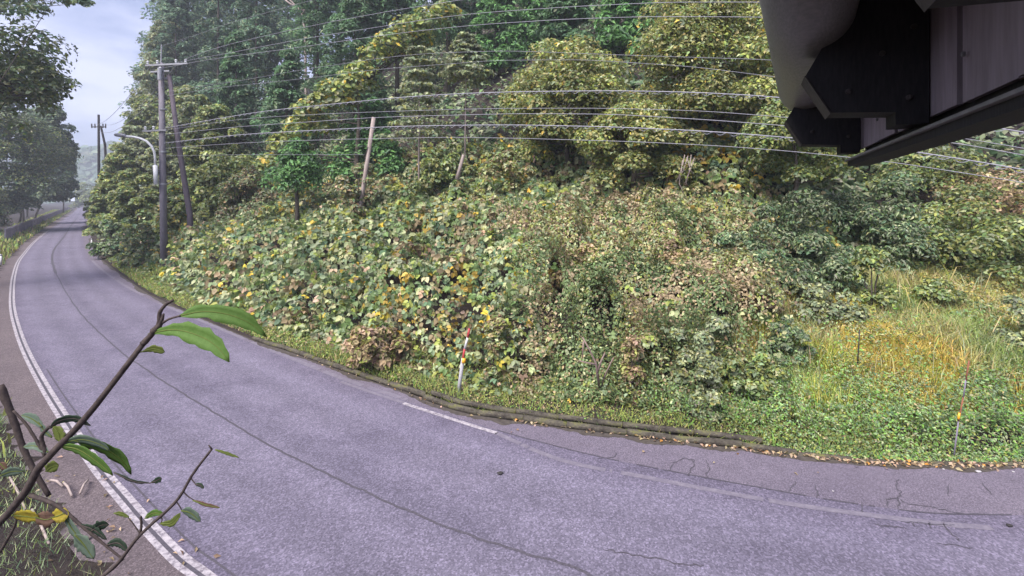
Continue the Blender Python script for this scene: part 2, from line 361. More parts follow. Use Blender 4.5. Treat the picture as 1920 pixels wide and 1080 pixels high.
cracks = [[(1686, 898), (1680, 912), (1690, 924), (1684, 934), (1686, 955)], [(1684, 934), (1666, 936), (1664, 952)], [(1688, 936), (1702, 946), (1740, 949), (1790, 962), (1850, 966)], [(1528, 910), (1534, 922), (1532, 936)], [(1778, 908), (1780, 932)], [(1842, 905), (1860, 928)],
          [(1252, 884), (1262, 868), (1280, 860), (1300, 862), (1302, 872), (1294, 886), (1288, 892)], [(1322, 862), (1330, 876), (1322, 898)], [(1478, 925), (1486, 912), (1492, 903)], [(1120, 860), (1150, 858), (1158, 850)], [(1755, 1020), (1800, 1024), (1822, 1028)],
          [(1130, 1030), (1160, 1036), (1200, 1042), (1280, 1058), (1320, 1060)], [(1640, 984), (1668, 986), (1700, 990)], [(1740, 978), (1748, 992)], [(1712, 980), (1720, 990)], [(1690, 978), (1735, 982), (1790, 984)], [(1770, 980), (1784, 1000), (1800, 1016)], [(1616, 944), (1618, 962)]]
mb = MB()
for c in cracks:
    q = [G(*p) for p in c]; pts = []
    for a, b in zip(q[:-1], q[1:]):
        n = 5
        for k in range(n):
            pts.append(a + (b - a) * k / n + (rng.random(3) - .5) * .05 * (k > 0))
    pts.append(q[-1]); pts = np.array(pts); t = nrm(np.gradient(pts[:, :2], axis=0)); wdt = .005 + .009 * rng.random(len(pts)); wdt[0] = wdt[-1] = .003
    Vv = []
    for i in range(len(pts)): Vv += [(pts[i, 0] - t[i, 1] * wdt[i], pts[i, 1] + t[i, 0] * wdt[i], .007), (pts[i, 0] + t[i, 1] * wdt[i], pts[i, 1] - t[i, 0] * wdt[i], .007)]
    mb.add(Vv, [[2 * i, 2 * i + 1, 2 * i + 3, 2 * i + 2] for i in range(len(pts) - 1)])
mb.build('crack', M['crack'], road)

M['silt'] = simple('gutter_silt', (.045, .038, .036), (.10, .085, .075), 9, .95, .1, .5, .01)
kq = cat(kerb_l, 900); kq = kq[kq[:, 1] < 60]; t_ = np.arange(len(kq)); wv = .04 + .30 * np.clip(fbm(t_ * .11, t_ * 0, 17) - .25, 0, 1) + .05 * rng.random(len(kq)); tt_ = nrm(np.gradient(kq[:, :2], axis=0)); kb = kq.copy(); kb[:, 0] += tt_[:, 1] * wv; kb[:, 1] -= tt_[:, 0] * wv
V, F = loft(kb, kq, 1, .004); new_obj('gutter_silt', mesh('gutter_silt', V, F, M['silt']), kind='stuff', label='dark silt gathered along the foot of the far kerb')
# kerb of mossy rounded blocks
kerb = new_obj('kerb', None, kind='structure', label='mossy kerb of rounded old blocks')
def kerb_mesh(L, s):
    r = np.random.default_rng(s); m = MB(); pts = [(x * L, 0, 0) for x in np.linspace(-.49, .49, 6)]
    m.tube(pts, [.082, .09, .088, .09, .086, .08], 8, True, .16, r); return mesh('kerb_block', m.V, m.F, M['kerb'], True)
kms = [kerb_mesh(1.0, i) for i in range(5)]
kl = cat(kerb_l, 2000)
kl = kl[(pxof(kl[:, 0], kl[:, 1]) > 470) & (pxof(kl[:, 0], kl[:, 1]) < 1930) & (kl[:, 1] < 40)]
ks_ = np.concatenate([[0], np.cumsum(np.linalg.norm(np.diff(kl, axis=0), axis=1))])
def kerb_row(off, z, p0, p1, st, sc_):
    q = offset(kl, off); s = 0.0
    while s < ks_[-1]:
        L = st * (.75 + .5 * rng.random()); c = A(*[np.interp(s + L / 2, ks_, q[:, k]) for k in range(3)]); e = A(*[np.interp(s + L, ks_, q[:, k]) for k in range(3)]); b = A(*[np.interp(s, ks_, q[:, k]) for k in range(3)])
        px = pxof(c[0], c[1])
        if p0 < px < p1 and rng.random() > .03:
            o = new_obj('kerb_block', kms[rng.integers(5)], kerb, c + A(0, 0, z + .02 * rng.random() - .075 * float(sstep(px, 1380, 1600))))
            o.rotation_euler = (rng.random() * 6, (rng.random() - .5) * .06, math.atan2(e[1] - b[1], e[0] - b[0]) + (rng.random() - .5) * .03); o.scale = (L * 1.01, sc_, sc_)
        s += L
kerb_row(.10, .02, 440, 1900, 1.1, .85); kerb_row(.25, .105, 790, 1480, 1.3, .72)

# ------------------------------------------------------------------ foliage builder
def leaf_arrays(Pp, Nn, S, C, asp=.62, fold=.22, down=.5, quads=False, r=rng, droop=.15, tri=False):
    n = len(Pp); z = A(0, 0, 1.0)
    t = r.normal(size=(n, 3)); t = nrm(t) ; t[:, 2] -= down; t = t - Nn * np.sum(t * Nn, 1, keepdims=True); t = nrm(t); b = np.cross(Nn, t)
    if tri:
        an = np.repeat(A(-1.25, 0, 1.25)[None], n, 0) + r.normal(size=(n, 3)) * .2; t3 = t[:, None] * np.cos(an)[..., None] + b[:, None] * np.sin(an)[..., None]; n3 = nrm(np.repeat(Nn[:, None], 3, 1) + t3 * .45 + r.normal(size=(n, 3, 3)) * .12)
        t3 = nrm(t3 - n3 * np.sum(t3 * n3, 2, keepdims=True)); Pp = (Pp[:, None] + t3 * (S * .62)[:, None, None]).reshape(-1, 3); Nn = n3.reshape(-1, 3); t = t3.reshape(-1, 3); b = np.cross(Nn, t); S = np.repeat(S, 3) * (.85 + .3 * r.random(3 * n)); C = np.repeat(C, 3, 0) * (.88 + .24 * r.random((3 * n, 1))); n = 3 * n
    S = S[:, None]; base = Pp - t * S * .5; tip = Pp + t * S * .5 - Nn * S * droop; w = S * asp * .5; up = Nn * S * fold
    if not quads:
        V = np.stack([base, Pp + b * w + up * .6 - t * S * .08, tip, Pp - b * w + up * .6 - t * S * .08], 1).reshape(-1, 3)
        i = np.arange(n)[:, None] * 4; F = np.concatenate([i + A(0, 1, 2).astype(int), i + A(0, 2, 3).astype(int)], 1).reshape(-1, 3); k = 4
    else:
        V = np.stack([base, Pp + b * w - t * S * .24 + up * .5, Pp + b * w * .82 + t * S * .16 + up * .35, tip, Pp - b * w * .82 + t * S * .16 + up * .35, Pp - b * w - t * S * .24 + up * .5], 1).reshape(-1, 3)
        i = np.arange(n)[:, None] * 6; F = np.concatenate([i + A(0, 1, 2, 3).astype(int), i + A(0, 3, 4, 5).astype(int)], 1).reshape(-1, 4); k = 6
    return V, F, np.repeat(C, k, axis=0)
def pal(names, n, r=rng, jit=.28):
    """names: [(rgb, weight)]"""
    c = np.array([x[0] for x in names], float); p = np.array([x[1] for x in names], float); p /= p.sum()
    k = r.choice(len(c), n, p=p); out = LEAFB * c[k] * (1 + jit * (r.random((n, 1)) * 2 - 1)); return out * (1 + .08 * (r.random((n, 3)) * 2 - 1))
LEAFB = 1.6
GR = (.104, .152, .055); DG = (.045, .080, .038); BG = (.070, .118, .066); YG = (.200, .225, .055); YE = (.44, .31, .050); TAN = (.28, .215, .125); PK = (.34, .24, .17); OL = (.150, .155, .050); BR = (.140, .098, .062); SG = (.152, .185, .108); PALE = (.275, .285, .155); BRT = (.115, .225, .045); ORG = (.42, .20, .05); GY = (.14, .15, .105)
PAL = dict(
    herb=[(YG, 3), (PALE, 3), ((.36, .29, .08), 4), (SG, 1.5), (GR, 1), (TAN, 3)],
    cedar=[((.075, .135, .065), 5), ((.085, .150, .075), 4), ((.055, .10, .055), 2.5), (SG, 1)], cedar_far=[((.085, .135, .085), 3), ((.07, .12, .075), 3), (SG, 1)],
    bright_cedar=[((.085, .175, .060), 4), (BG, 2), ((.11, .215, .07), 3)],
    yellow=[(OL, 4), (YG, 3.5), ((.24, .21, .085), 3), (GR, 2.5), (PALE, 2.6), (SG, 2), (YE, .3)], olive=[(OL, 4), (GR, 4), (SG, 3), (YG, 2), (PALE, 1)], dark=[(BG, 3), (DG, 1.5), (SG, 5), (GR, 2.5), (GY, 2.5), (PALE, .8)], grey=[(SG, 5), (GY, 3), (PALE, 2), (OL, 2)],
    kudzu=[(GR, 5), (BG, 1.8), (SG, 6.5), (YG, 2.8), (PALE, 4.6), (YE, .35), (PK, .35), (TAN, .5), (BR, .2)], drape=[(YG, 4), (GR, 4), (YE, .8), (PALE, 2), (SG, 2), (OL, 2)],
    thicket=[(OL, 4), (TAN, 4), (PALE, 4), (SG, 3), (GR, 1.6), (BR, 2.4), (YG, 2)], tan=[(TAN, 5), (PK, 2), (BR, 3), (OL, 2.5), (YG, 1)], dead=[(BR, 4), (TAN, 4), (PK, 2), (GY, 2)], brown_grey=[(GY, 3), (BR, 2.5), (SG, 3), (TAN, 2), (GR, 2), (OL, 2)],
    weed=[(BRT, 4), (GR, 3), (SG, 4), (BG, 1.5), (YG, 2), ((.17, .26, .11), 3), (PALE, 1), (TAN, .5)], ygrass=[((.33, .29, .125), 4), (TAN, 3), (YG, 3), (PALE, 3), (OL, 2), (SG, 1.5)], verge=[(YG, 4), (GR, 3), (OL, 3), (TAN, 1.5), (BRT, 1)], left=[(SG, 5), (GR, 3), (BG, 1.5), (PALE, 2), (YG, 1.5), (GY, 2)], leftdark=[(BG, 3), ((.08, .125, .085), 3), (SG, 5), ((.11, .145, .10), 3)])

def clump_leaves(cl, per, r, spread=.45):
    """cl: (m,5) centres, radius, flatten -> points, normals, clump index"""
    m = len(cl); k = np.repeat(np.arange(m), per); u = nrm(r.normal(size=(len(k), 3))); u[:, 2] = np.where(u[:, 2] < -.35, -u[:, 2], u[:, 2])
    rad = cl[k, 3] * (1 - spread * r.random(len(k)) ** 1.6); off = u * rad[:, None]; off[:, 2] *= cl[k, 4]
    nn = nrm(u * .75 + A(0, 0, .55) + r.normal(size=u.shape) * .35); return cl[k, :3] + off, nn, k
def crown_clumps(kind, W, H, r):
    out = []
    if kind == 'cone':
        m = int(np.clip(40 + 5 * H, 46, 120))
        for i in range(m):
            k = r.random() ** 1.15; a = r.random() * 2 * math.pi; rr = W * (1 - k) ** .7 * (.45 + .55 * r.random()); rc = (.25 * W + .28) * (1.1 - .55 * k) * (.75 + .5 * r.random())
            out.append((rr * math.cos(a), rr * math.sin(a), k * H * .97 - .12 * rr, rc, .85))
    elif kind == 'dome':
        m = int(np.clip(22 + 8 * W * H * .25, 28, 95))
        for i in range(m):
            u = nrm(r.normal(size=3)); u[2] = abs(u[2]) if u[2] < -.8 else u[2]; f = .5 + .38 * r.random()
            out.append((u[0] * W * f, u[1] * W * f, H * .5 + u[2] * H * .5 * f, W * (.24 + .14 * r.random()), .74))
    elif kind == 'mound':
        m = int(np.clip(26 + 8 * W * H * .3, 30, 90))
        for i in range(m):
            u = nrm(r.normal(size=3)); u[2] = abs(u[2]); f = .45 + .42 * r.random(); fl = 1 + .25 * r.random()
            out.append((u[0] * W * f * fl, u[1] * W * f, u[2] * H * f, W * (.20 + .13 * r.random()), .8))
    elif kind == 'tier':
        for k in np.linspace(.05, 1, 8):
            rr = W * (1.15 - .75 * k); a0 = r.random() * 6
            for j in range(6):
                a = a0 + j * 1.05 + r.random() * .5; f = .3 + .6 * r.random(); out.append((rr * f * math.cos(a), rr * f * math.sin(a), k * H - .08 * rr * f, .30 * rr + .12, .32))
    elif kind == 'column':
        m = int(np.clip(12 * H / max(W, .3) * .5, 16, 60))
        for i in range(m):
            k = r.random(); a = r.random() * 6.28; f = .7 * r.random() ** .5 * (1 - .45 * k); out.append((W * f * math.cos(a), W * f * math.sin(a), k * H, W * (.28 + .18 * r.random()), .9))
    return np.array(out)
NLEAF = 0
def foliage_mesh(name, cl, per, ls, pl, r, asp=.62, down=.5, quads=False, tone=.3, mtl='leaf', spread=.45):
    global NLEAF
    p, nn, k = clump_leaves(cl, per, r, spread); n = len(p); NLEAF += n
    C = pal(PAL[pl], n, r) * (1 + tone * (r.random(len(cl))[k, None] * 2 - 1))
    V, F, C = leaf_arrays(p, nn, ls * (.6 + .8 * r.random(n)), C, asp, .2, down, quads, r)
    return mesh(name, V, F, M[mtl], False, C)
def tree(name, label, cat_, kind, px0, px1, top, bot, Y, pl, ls, per=60, group=None, trunk=None, seed=None, basez=None, bark='bark', asp=.62, down=.5, quads=False, tone=.3, lean=0.0, clumps=None):
    r = np.random.default_rng(seed if seed is not None else abs(hash((px0, top, Y))) % 99991)
    cx = (px0 + px1) / 2; X = (cx - CX) / FPX * Y; bx = X + lean; gz = float(terr(bx, Y)) if basez is None else basez
    zt = CAMZ + (HY - top) / FPX * Y; zb = CAMZ + (HY - bot) / FPX * Y; zb = min(zb, gz + .15) if name in ('bush', 'shrub') and clumps is None and bot > 0 else zb; W = (px1 - px0) / 2 / FPX * Y; H = zt - zb
    base = A(bx, Y, gz - .05); root = thing(name, label, cat_, base, group); per = int(per * 1.55); ls = ls * 1.25
    if name in ('bush', 'shrub') and kind == 'dome': kind = 'mound'
    if clumps is None:
        cl = crown_clumps(kind, W, H, r); cl[:, 0] += X; cl[:, 1] += Y; cl[:, 2] += zb
    else:
        cl = np.array([[*P(a, b, Y + dy), rp / FPX * Y, fl_] for a, b, rp, dy, fl_ in clumps])
    loc = cl.copy(); loc[:, :3] -= base
    new_obj('crown', foliage_mesh('crown', loc, per, ls, pl, r, asp, down, quads, tone), root)
    m = MB(); th = max(zt - gz, .5); tr = trunk if trunk else min(.022 * th + .02, .24)
    if kind in ('column', 'mound') or (kind == 'dome' and trunk is None and zb - gz < 1.0):
        for i in range(5):
            e = loc[r.integers(len(loc)), :3]; m.tube([(.12 * (r.random() - .5), .12 * (r.random() - .5), -.1), e * A(.35, .35, .55), e], [tr * .5, tr * .38, tr * .12], 5)
    else:
        tp = A(X, Y, zb + H * (.9 if kind in ('cone', 'tier') else .6)) - base; w1 = tp * .33 + A((r.random() - .5) * .2, 0, 0); w2 = tp * .66 + A((r.random() - .5) * .25, 0, 0)
        m.tube([(0, 0, -.2), w1, w2, tp], [tr, tr * .8, tr * .5, tr * .12], 7)
        for i in r.choice(len(loc), min(len(loc), 14), replace=False):
            e = loc[i, :3]; k = np.clip((e[2] - .18 * np.linalg.norm(e[:2] - tp[:2])) / max(tp[2], .1), .15, .95); s = tp * k; m.tube([s, (s + e) / 2 + A(0, 0, -.05 * H * .2), e], [tr * .28, tr * .18, tr * .06], 5, False)
    new_obj('trunk', mesh('trunk', m.V, m.F, M[bark], True), root)
    return root

# ------------------------------------------------------------------ ground cover over the bank
def cover(name, label, n, box, keep, size, pl, hfun, layer=.35, asp=.7, down=.6, quads=False, nz_=.55, mtl='leaf', tonef=None, walls=0, tri=False):
    r = np.random.default_rng(abs(hash(name)) % 9999 if False else sum(map(ord, name)))
    X = r.uniform(box[0], box[1], n); Y = r.uniform(box[2], box[3], n); q = np.hypot(X, Y)
    k = r.random(n) < np.clip((13 / q) ** 1.25, 0, 1); X, Y = X[k], Y[k]
    d = kdist(X, Y); k = d > .05; X, Y, d = X[k], Y[k], d[k]
    z0 = terr_d(X, Y, d); px = pxof(X, Y); py = HY - FPX * (z0 - CAMZ) / Y
    k = keep(X, Y, d, px, py, r); X, Y, d, z0, px, py = [a[k] for a in (X, Y, d, z0, px, py)]
    h = hfun(X, Y, d, px, py); e = .15
    hx = (hfun(X + e, Y, d, px, py) - h) / e; hy = (hfun(X, Y + e, d, px, py) - h) / e
    fall = r.random(len(X)) ** 2 * layer
    if walls: m = (d < 2.6); hol = (vnoise(X * .62 + 3, Y * .3, 15) > .5) & (px > 330); fall = np.where(m, r.random(len(X)) * np.maximum(h, .05) * np.where(hol, .5, 1), fall)
    z = z0 + np.maximum(h - fall, .03)
    nn = nrm(np.stack([-hx, -hy - .25, np.full_like(hx, nz_ + .35)], 1) + r.normal(size=(len(X), 3)) * .42)
    C = pal(PAL[pl], len(X), r)
    if tonef is not None: C = tonef(C, X, Y, d, px, py, r)
    V, F, C = leaf_arrays(np.stack([X, Y, z], 1), nn, size * (.55 + .9 * r.random(len(X))) * np.clip(np.hypot(X, Y) / 17, .6, 1.25), C, asp, .2, down, quads, r, .15, tri)
    o = new_obj(name, mesh(name, V, F, M[mtl], False, C), kind='stuff', label=label); print(name, len(X)); return o
in_thick = lambda px, py: sstep(px + 60 * (vnoise(px * .01, py * .02, 2) - .5) * 2, 930, 1060) * (1 - sstep(px, 1400, 1520)) * sstep(py + 50 * (vnoise(px * .015, py * .02, 8) - .5), 420, 500)
in_grass = lambda px, py: sstep(px + 80 * (vnoise(px * .02, py * .03, 5) - .5), 1380, 1480) * sstep(py, 480, 560)
hmound = lambda X, Y, d, px, py: sstep(d, .75, 2.0) * (.2 + 2.0 * fbm(X * .75, Y * .75, 21)) + .5 * fbm(X * 1.8, Y * 1.8, 23)
def tone_k(C, X, Y, d, px, py, r):
    v = fbm(X * .45, Y * .45, 31)[:, None]; yl = (fbm(X * .6 + 7, Y * .6, 33)[:, None] > .63) & (r.random((len(C), 1)) < .22)
    C = C * (.72 + .6 * v); C = np.where(yl, np.array([.46, .32, .07]) * (.7 + .6 * r.random((len(C), 1))), C)
    br = (fbm(X * .5 + 3, Y * .5, 37)[:, None] > .62) & (r.random((len(C), 1)) < .25); return np.where(br, np.array(TAN) * (.6 + .7 * r.random((len(C), 1))), C)
hc = hit(1042, 552, .9)
pcx, pcy = (308 - CX) / FPX * 31.0, 31.0
def hole(X, Y): return (((X - hc[0]) / .25) ** 2 + ((Y - hc[1] + .3) / .6) ** 2 < 1) | (((X - pcx - .35) / .8) ** 2 + ((Y - pcy + 1.2) / 1.9) ** 2 < 1)
cover('kudzu_cover', 'broad-leaved creeper blanketing the bank, green with yellow and tan leaves', 275000, (-52, 14, 8, 46), lambda X, Y, d, px, py, r: (d > .8) & (px > 165) & (px < 1560) & (py > 300 + 40 * (vnoise(px * .008, py * 0, 12) - .5)) & (d < 24) & (r.random(len(X)) > in_thick(px, py) * .93) & (r.random(len(X)) > in_grass(px, py)) & ~hole(X, Y), .172, 'kudzu', hmound, .45, .72, 1.1, True, .5, tonef=tone_k, walls=1, tri=True)
hth = lambda X, Y, d, px, py: sstep(d, .9, 2.4) * (.25 + 2.3 * fbm(X * .95, Y * .95, 41)) + .5 * fbm(X * 2.2, Y * 2.2, 43)
def tone_t(C, X, Y, d, px, py, r):
    a = fbm(X * .55, Y * .55, 45)[:, None]; b = fbm(X * .5 + 9, Y * .5, 47)[:, None]; n = (len(C), 1)
    C = np.where((a > .52) & (r.random(n) < .6), np.array([.36, .28, .18]) * (.6 + .8 * r.random(n)), C)
    C = np.where((b > .56) & (r.random(n) < .6), np.array([.15, .21, .09]) * (.6 + .8 * r.random(n)), C)
    return C * (.7 + .7 * fbm(X * 1.1, Y * 1.1, 49)[:, None])
cover('thicket', 'low tangled olive and tan thicket covering the middle of the bank', 520000, (-4, 14, 8, 26), lambda X, Y, d, px, py, r: (d > .9) & (d < 14) & (r.random(len(X)) < in_thick(px, py)) & (r.random(len(X)) > in_grass(px, py) * .8) & ~hole(X, Y), .115, 'thicket', hth, .5, .6, .6, False, .5, walls=1, tonef=tone_t)
hh = lambda X, Y, d, px, py: .25 + .5 * fbm(X * .9, Y * .9, 91)
cover('meadow_herbs', 'small-leaved yellowing herbs growing through the dry grass', 200000, (2, 19, 9, 22), lambda X, Y, d, px, py, r: (d > 1.2) & (d < 10) & (r.random(len(X)) < in_grass(px, py + 40)) & (fbm(X * .6, Y * .6, 93) > .53), .07, 'herb', hh, .5, .5, .4, False, .5, tonef=lambda C, X, Y, d, px, py, r: C * (.65 + .7 * fbm(X * .8, Y * .8, 45)[:, None]))
hw = lambda X, Y, d, px, py: sstep(d, .15, .8) * (.12 + .75 * fbm(X * 1.2, Y * 1.2, 51)) + .06
wk = lambda px, d: sstep(px + 120 * (vnoise(px * .02, d, 6) - .5), 1130, 1500)
cover('weeds', 'low bright green weeds spilling over the right kerb', 330000, (-1, 18, 8, 18), lambda X, Y, d, px, py, r: (d > .1) & (d < 4.6) & (r.random(len(X)) < wk(px, d) * (1 - .85 * sstep(d + (vnoise(px * .012, d * .6, 7) - .5) * 2, 1.2, 2.3)) * (d > .1 + .6 * (1 - wk(px, d)))),   .085, 'weed', hw, .4, .5, .5, False, .5, tonef=lambda C, X, Y, d, px, py, r: C * (.7 + .65 * fbm(X * 1.2, Y * 1.2, 53)[:, None]))
def blades(name, label, n, box, keep, Lm, pl, wd=.012, lean=.35, kind='stuff', tonef=None):
    r = np.random.default_rng(sum(map(ord, name))); X = r.uniform(box[0], box[1], n); Y = r.uniform(box[2], box[3], n); d = kdist(X, Y); z = terr_d(X, Y, d); dvv = vdist(X, Y); z = np.where(dvv < -.25, .05, z)
    px = pxof(X, Y); py = HY - FPX * (z - CAMZ) / np.maximum(Y, .5); L = keep(X, Y, d, dvv, px, py, r); k = L > 0; X, Y, z, L, px, py, d = [a[k] for a in (X, Y, z, L, px, py, d)]; n = len(X)
    a = r.random(n) * 6.283; ln = lean * (.3 + r.random(n)); tx = np.cos(a) * ln; ty = np.sin(a) * ln; L = L * Lm * (.5 + .8 * r.random(n)); wv = wd * (.7 + .6 * r.random(n)) * np.clip(np.hypot(X, Y) / 11, .7, 4); b = r.random(n) * 6.283; bx, by = np.cos(b) * wv, np.sin(b) * wv
    B = np.stack([X, Y, z], 1); o = np.stack([bx, by, 0 * bx], 1); mdp = B + np.stack([tx * L * .3, ty * L * .3, L * .62], 1); tp = B + np.stack([tx * L, ty * L, L * (1 - .35 * ln)], 1)
    V = np.stack([B - o, B + o, mdp - o * .62, mdp + o * .62, mdp * .0 + tp], 1)
    long_ = L > .28; Va = V[long_].reshape(-1, 3); Vb = V[~long_][:, [0, 1, 4]].reshape(-1, 3); i = np.arange(long_.sum())[:, None] * 5; k2 = len(Va) + np.arange((~long_).sum())[:, None] * 3
    F = np.concatenate([(i + A(0, 1, 3).astype(int)), (i + A(0, 3, 2).astype(int)), (i + A(2, 3, 4).astype(int)), (k2 + A(0, 1, 2).astype(int))], 0); V = np.vstack([Va, Vb])
    C = pal(PAL[pl], n, r)
    if tonef is not None: C = tonef(C, X, Y, px, py)
    print(name, n); return new_obj(name, mesh(name, V, F, M['grass'], False, np.vstack([np.repeat(C[long_], 5, 0), np.repeat(C[~long_], 3, 0)])), kind=kind, label=label)
blades('dry_grass', 'tall yellow and straw coloured grass on the right of the bank', 165000, (2.5, 19, 9.4, 22), lambda X, Y, d, dv, px, py, r: np.where((d > 1.2) & (d < 11) & (r.random(len(X)) < in_grass(px, py + 40) * (.35 + .65 * sstep(d, 1.4, 2.8))), .35 + .9 * fbm(X * .7, Y * .7, 61), 0), 0.74, 'ygrass', .0075, .5, tonef=lambda C, X, Y, px, py: np.where(fbm(X * .55, Y * .55, 63)[:, None] > .55, C * np.array([.75, .95, .8]), C * np.array([1.02, 1.0, .92])) * (.75 + .5 * fbm(X * 1.5, Y * 1.5, 65)[:, None]) * np.where(fbm(X * .5 + 5, Y * .5, 69)[:, None] > .5, np.array([1.22, 1.02, .6]), np.array([1.0, 1.0, 1.0])))
blades('tall_stalks', 'scattered tall dry stalks leaning out of the grass', 14000, (2.5, 19, 10, 21), lambda X, Y, d, dv, px, py, r: np.where((d > 1.6) & (d < 9) & (px > 1400) & (r.random(len(X)) < .3 * (fbm(X * .8, Y * .8, 67) > .5)), .7 + .8 * r.random(len(X)), 0), .85, 'ygrass', .009, .7)
blades('verge_grass', 'short yellow green grass along the far kerb', 700000, (-30, 9, 8.5, 36), lambda X, Y, d, dv, px, py, r: np.where((d > .16) & (d < 1.5 + .5 * vnoise(X, Y, 4)) & (r.random(len(X)) < .6) & (px > 165) & (r.random(len(X)) < np.clip(20 / np.hypot(X, Y), .25, 1)), .5 + .9 * fbm(X * 1.3, Y * 1.3, 71), 0), .22, 'verge', .009, .8)
cover('verge_weeds', 'small yellow-green plants on the strip between kerb and creeper', 700000, (-34, 9, 8, 40), lambda X, Y, d, px, py, r: (d > .18) & (d < 1.7) & (px > 165) & (px < 1650) & (r.random(len(X)) < .75), .075, 'verge', lambda X, Y, d, px, py: .03 + .22 * fbm(X * 2, Y * 2, 95), .12, .55, .2, False, .7)
blades('roadside_grass', 'rough green grass in the near corner beside the path', 70000, (-16, -1, 1.5, 14), lambda X, Y, d, dv, px, py, r: np.where((dv < -.12) & (px > -900) & (r.random(len(X)) < .3 + .7 * (fbm(X * 1.2, Y * 1.2, 74) > .42)), .5 + .9 * fbm(X * 1.3, Y * 1.3, 71), 0), .17, 'left', .008, .8)
blades('left_verge', 'strip of yellowing weeds between the road and the fence', 240000, (-200, -9, 9, 200), lambda X, Y, d, dv, px, py, r: np.where((dv < -.1) & (dv > -3.4 - Y * .012) & (px > -40) & (px < 160), .6 + .9 * fbm(X * .8, Y * .8, 75), 0), .5, 'verge', .02, .5)

cover('bank_foliage', 'tangle of vines smothering the steep bank at the far bend', 330000, (-125, -26, 32, 130), lambda X, Y, d, px, py, r: (d > .5) & (d < 16) & (px > 150) & (px < 470) & (Y > 36), .30, 'kudzu', lambda X, Y, d, px, py: sstep(d, .5, 2.5) * (1.2 + 2.8 * fbm(X * .35, Y * .35, 121)), 1.2, .7, .6, False, .4, walls=1)
# undergrowth on the forest floor behind the bank
cover('undergrowth', 'dim leafy undergrowth on the forest floor under the cedars', 420000, (-55, 34, 14, 64), lambda X, Y, d, px, py, r: (d > 4) & (px > 165) & (px < 2050) & ((py < 330) | ((px > 1420) & (py < 520) & (d > 6))) & (r.random(len(X)) < .3 + .7 * (fbm(X * .25, Y * .25, 81) > .5)), .36, 'dark', lambda X, Y, d, px, py: .2 + .8 * fbm(X * .5, Y * .5, 83), .5, .6, .5, False, .5)

# ------------------------------------------------------------------ cedars on the slope
CED = [  # px0, px1, top, crown bottom, depth, palette, label
    (285, 375, -120, 330, 70, 'cedar_far', 'tall hazy cedar on the skyline behind the utility pole top'),
    (360, 460, -180, 300, 64, 'cedar_far', 'tall hazy cedar right of the utility pole top'),
    (268, 330, 62, 330, 80, 'cedar_far', 'blue hazy cedar at the edge of the sky gap'),
    (395, 490, 55, 330, 46, 'cedar', 'short rounded cedar above the creeper left of the leaning post'),
    (420, 540, -170, 230, 58, 'cedar_far', 'tall dim cedar between the utility pole and the dead snag'),
    (478, 600, 95, 330, 40, 'cedar', 'bushy mid green cedar behind the vine-draped leaning tree foot'),
    (530, 660, -190, 200, 50, 'cedar', 'tall cedar rising behind the bare pale snag'),
    (600, 730, -90, 210, 44, 'cedar', 'tufted cedar behind the vine-draped leaning tree'),
    (690, 800, -220, 90, 46, 'cedar', 'high cedar crown over the top of the vine-draped tree'),
    (780, 900, -260, 75, 43, 'cedar', 'high cedar crown straight above the tiered sapling'),
    (880, 985, -150, 130, 41, 'bright_cedar', 'bright green cedar crown left above the rounded yellow tree'),
    (960, 1075, -170, 105, 42, 'bright_cedar', 'bright green cedar crown behind the rounded yellow tree top'),
    (1060, 1180, -210, 95, 43, 'cedar', 'dark cedar crown between the two big yellow-green trees'),
    (1140, 1260, -200, 190, 40, 'cedar', 'dark cedar showing in the gap left of the tallest yellow tree'),
    (1118, 1232, -140, 112, 32, 'bright_cedar', 'mid green cedar filling the gap above the two yellow-green trees'),
    (1010, 1112, -150, 92, 33, 'cedar', 'cedar crown showing between wires above the rounded yellow tree'),
    (1270, 1400, -260, 200, 38, 'cedar', 'dark cedar hidden behind the tallest yellow tree'),
    (1400, 1560, -200, 250, 34, 'cedar', 'dark cedar behind the round gutter'),
    (1800, 1900, -120, 340, 31, 'cedar', 'dark cedar beyond the wires under the eave beam'),
    (1880, 2000, -120, 350, 28, 'cedar', 'dark cedar at the right frame edge under the eave beam'),
]
for i, (a, b, t, bt, Y, pl, lab) in enumerate(CED):
    tree('cedar_tree', lab, 'cedar tree', 'cone', a, b, t, bt, Y, pl, .34 if Y < 55 else .42, 62, 'cedars on the slope', seed=100 + i, asp=.42, down=.1, tone=.35)
deep = None
for i, (a, t, bt, Y) in enumerate([(360, -260, 200, 84), (470, -300, 180, 78), (590, -300, 150, 72), (700, -320, 120, 66), (830, -320, 60, 62), (960, -320, 60, 60), (1090, -320, 60, 58), (1220, -320, 80, 56), (1340, -320, 90, 54), (330, -110, 200, 94), (352, -150, 200, 99), (425, -200, 200, 95), (520, -240, 150, 90), (560, -260, 150, 82), (640, -280, 150, 76), (760, -300, 100, 69), (890, -300, 60, 66), (1155, -300, 60, 62)]):
    lab = 'dim cedar deep in the forest behind the front row of cedars'
    if deep is None:
        deep = tree('cedar_tree', lab, 'cedar tree', 'cone', a - 80, a + 80, t, bt, Y, 'cedar_far', .5, 60, 'cedars deep in the forest', seed=140, asp=.45, down=.1); dH = CAMZ + (HY - t) / FPX * Y - deep.location.z; dW = Y
    else:
        X = (a - CX) / FPX * Y; gz = float(terr(X, Y)); o = thing('cedar_tree', lab, 'cedar tree', A(X, Y, gz - .05), 'cedars deep in the forest'); k = (CAMZ + (HY - t) / FPX * Y - gz) / dH
        o.scale = (max(Y / dW, .8), max(Y / dW, .8), k); o.rotation_euler = (0, 0, i * 1.3)
        for ch in list(deep.children): c = ch.copy(); col.objects.link(c); c.parent = o

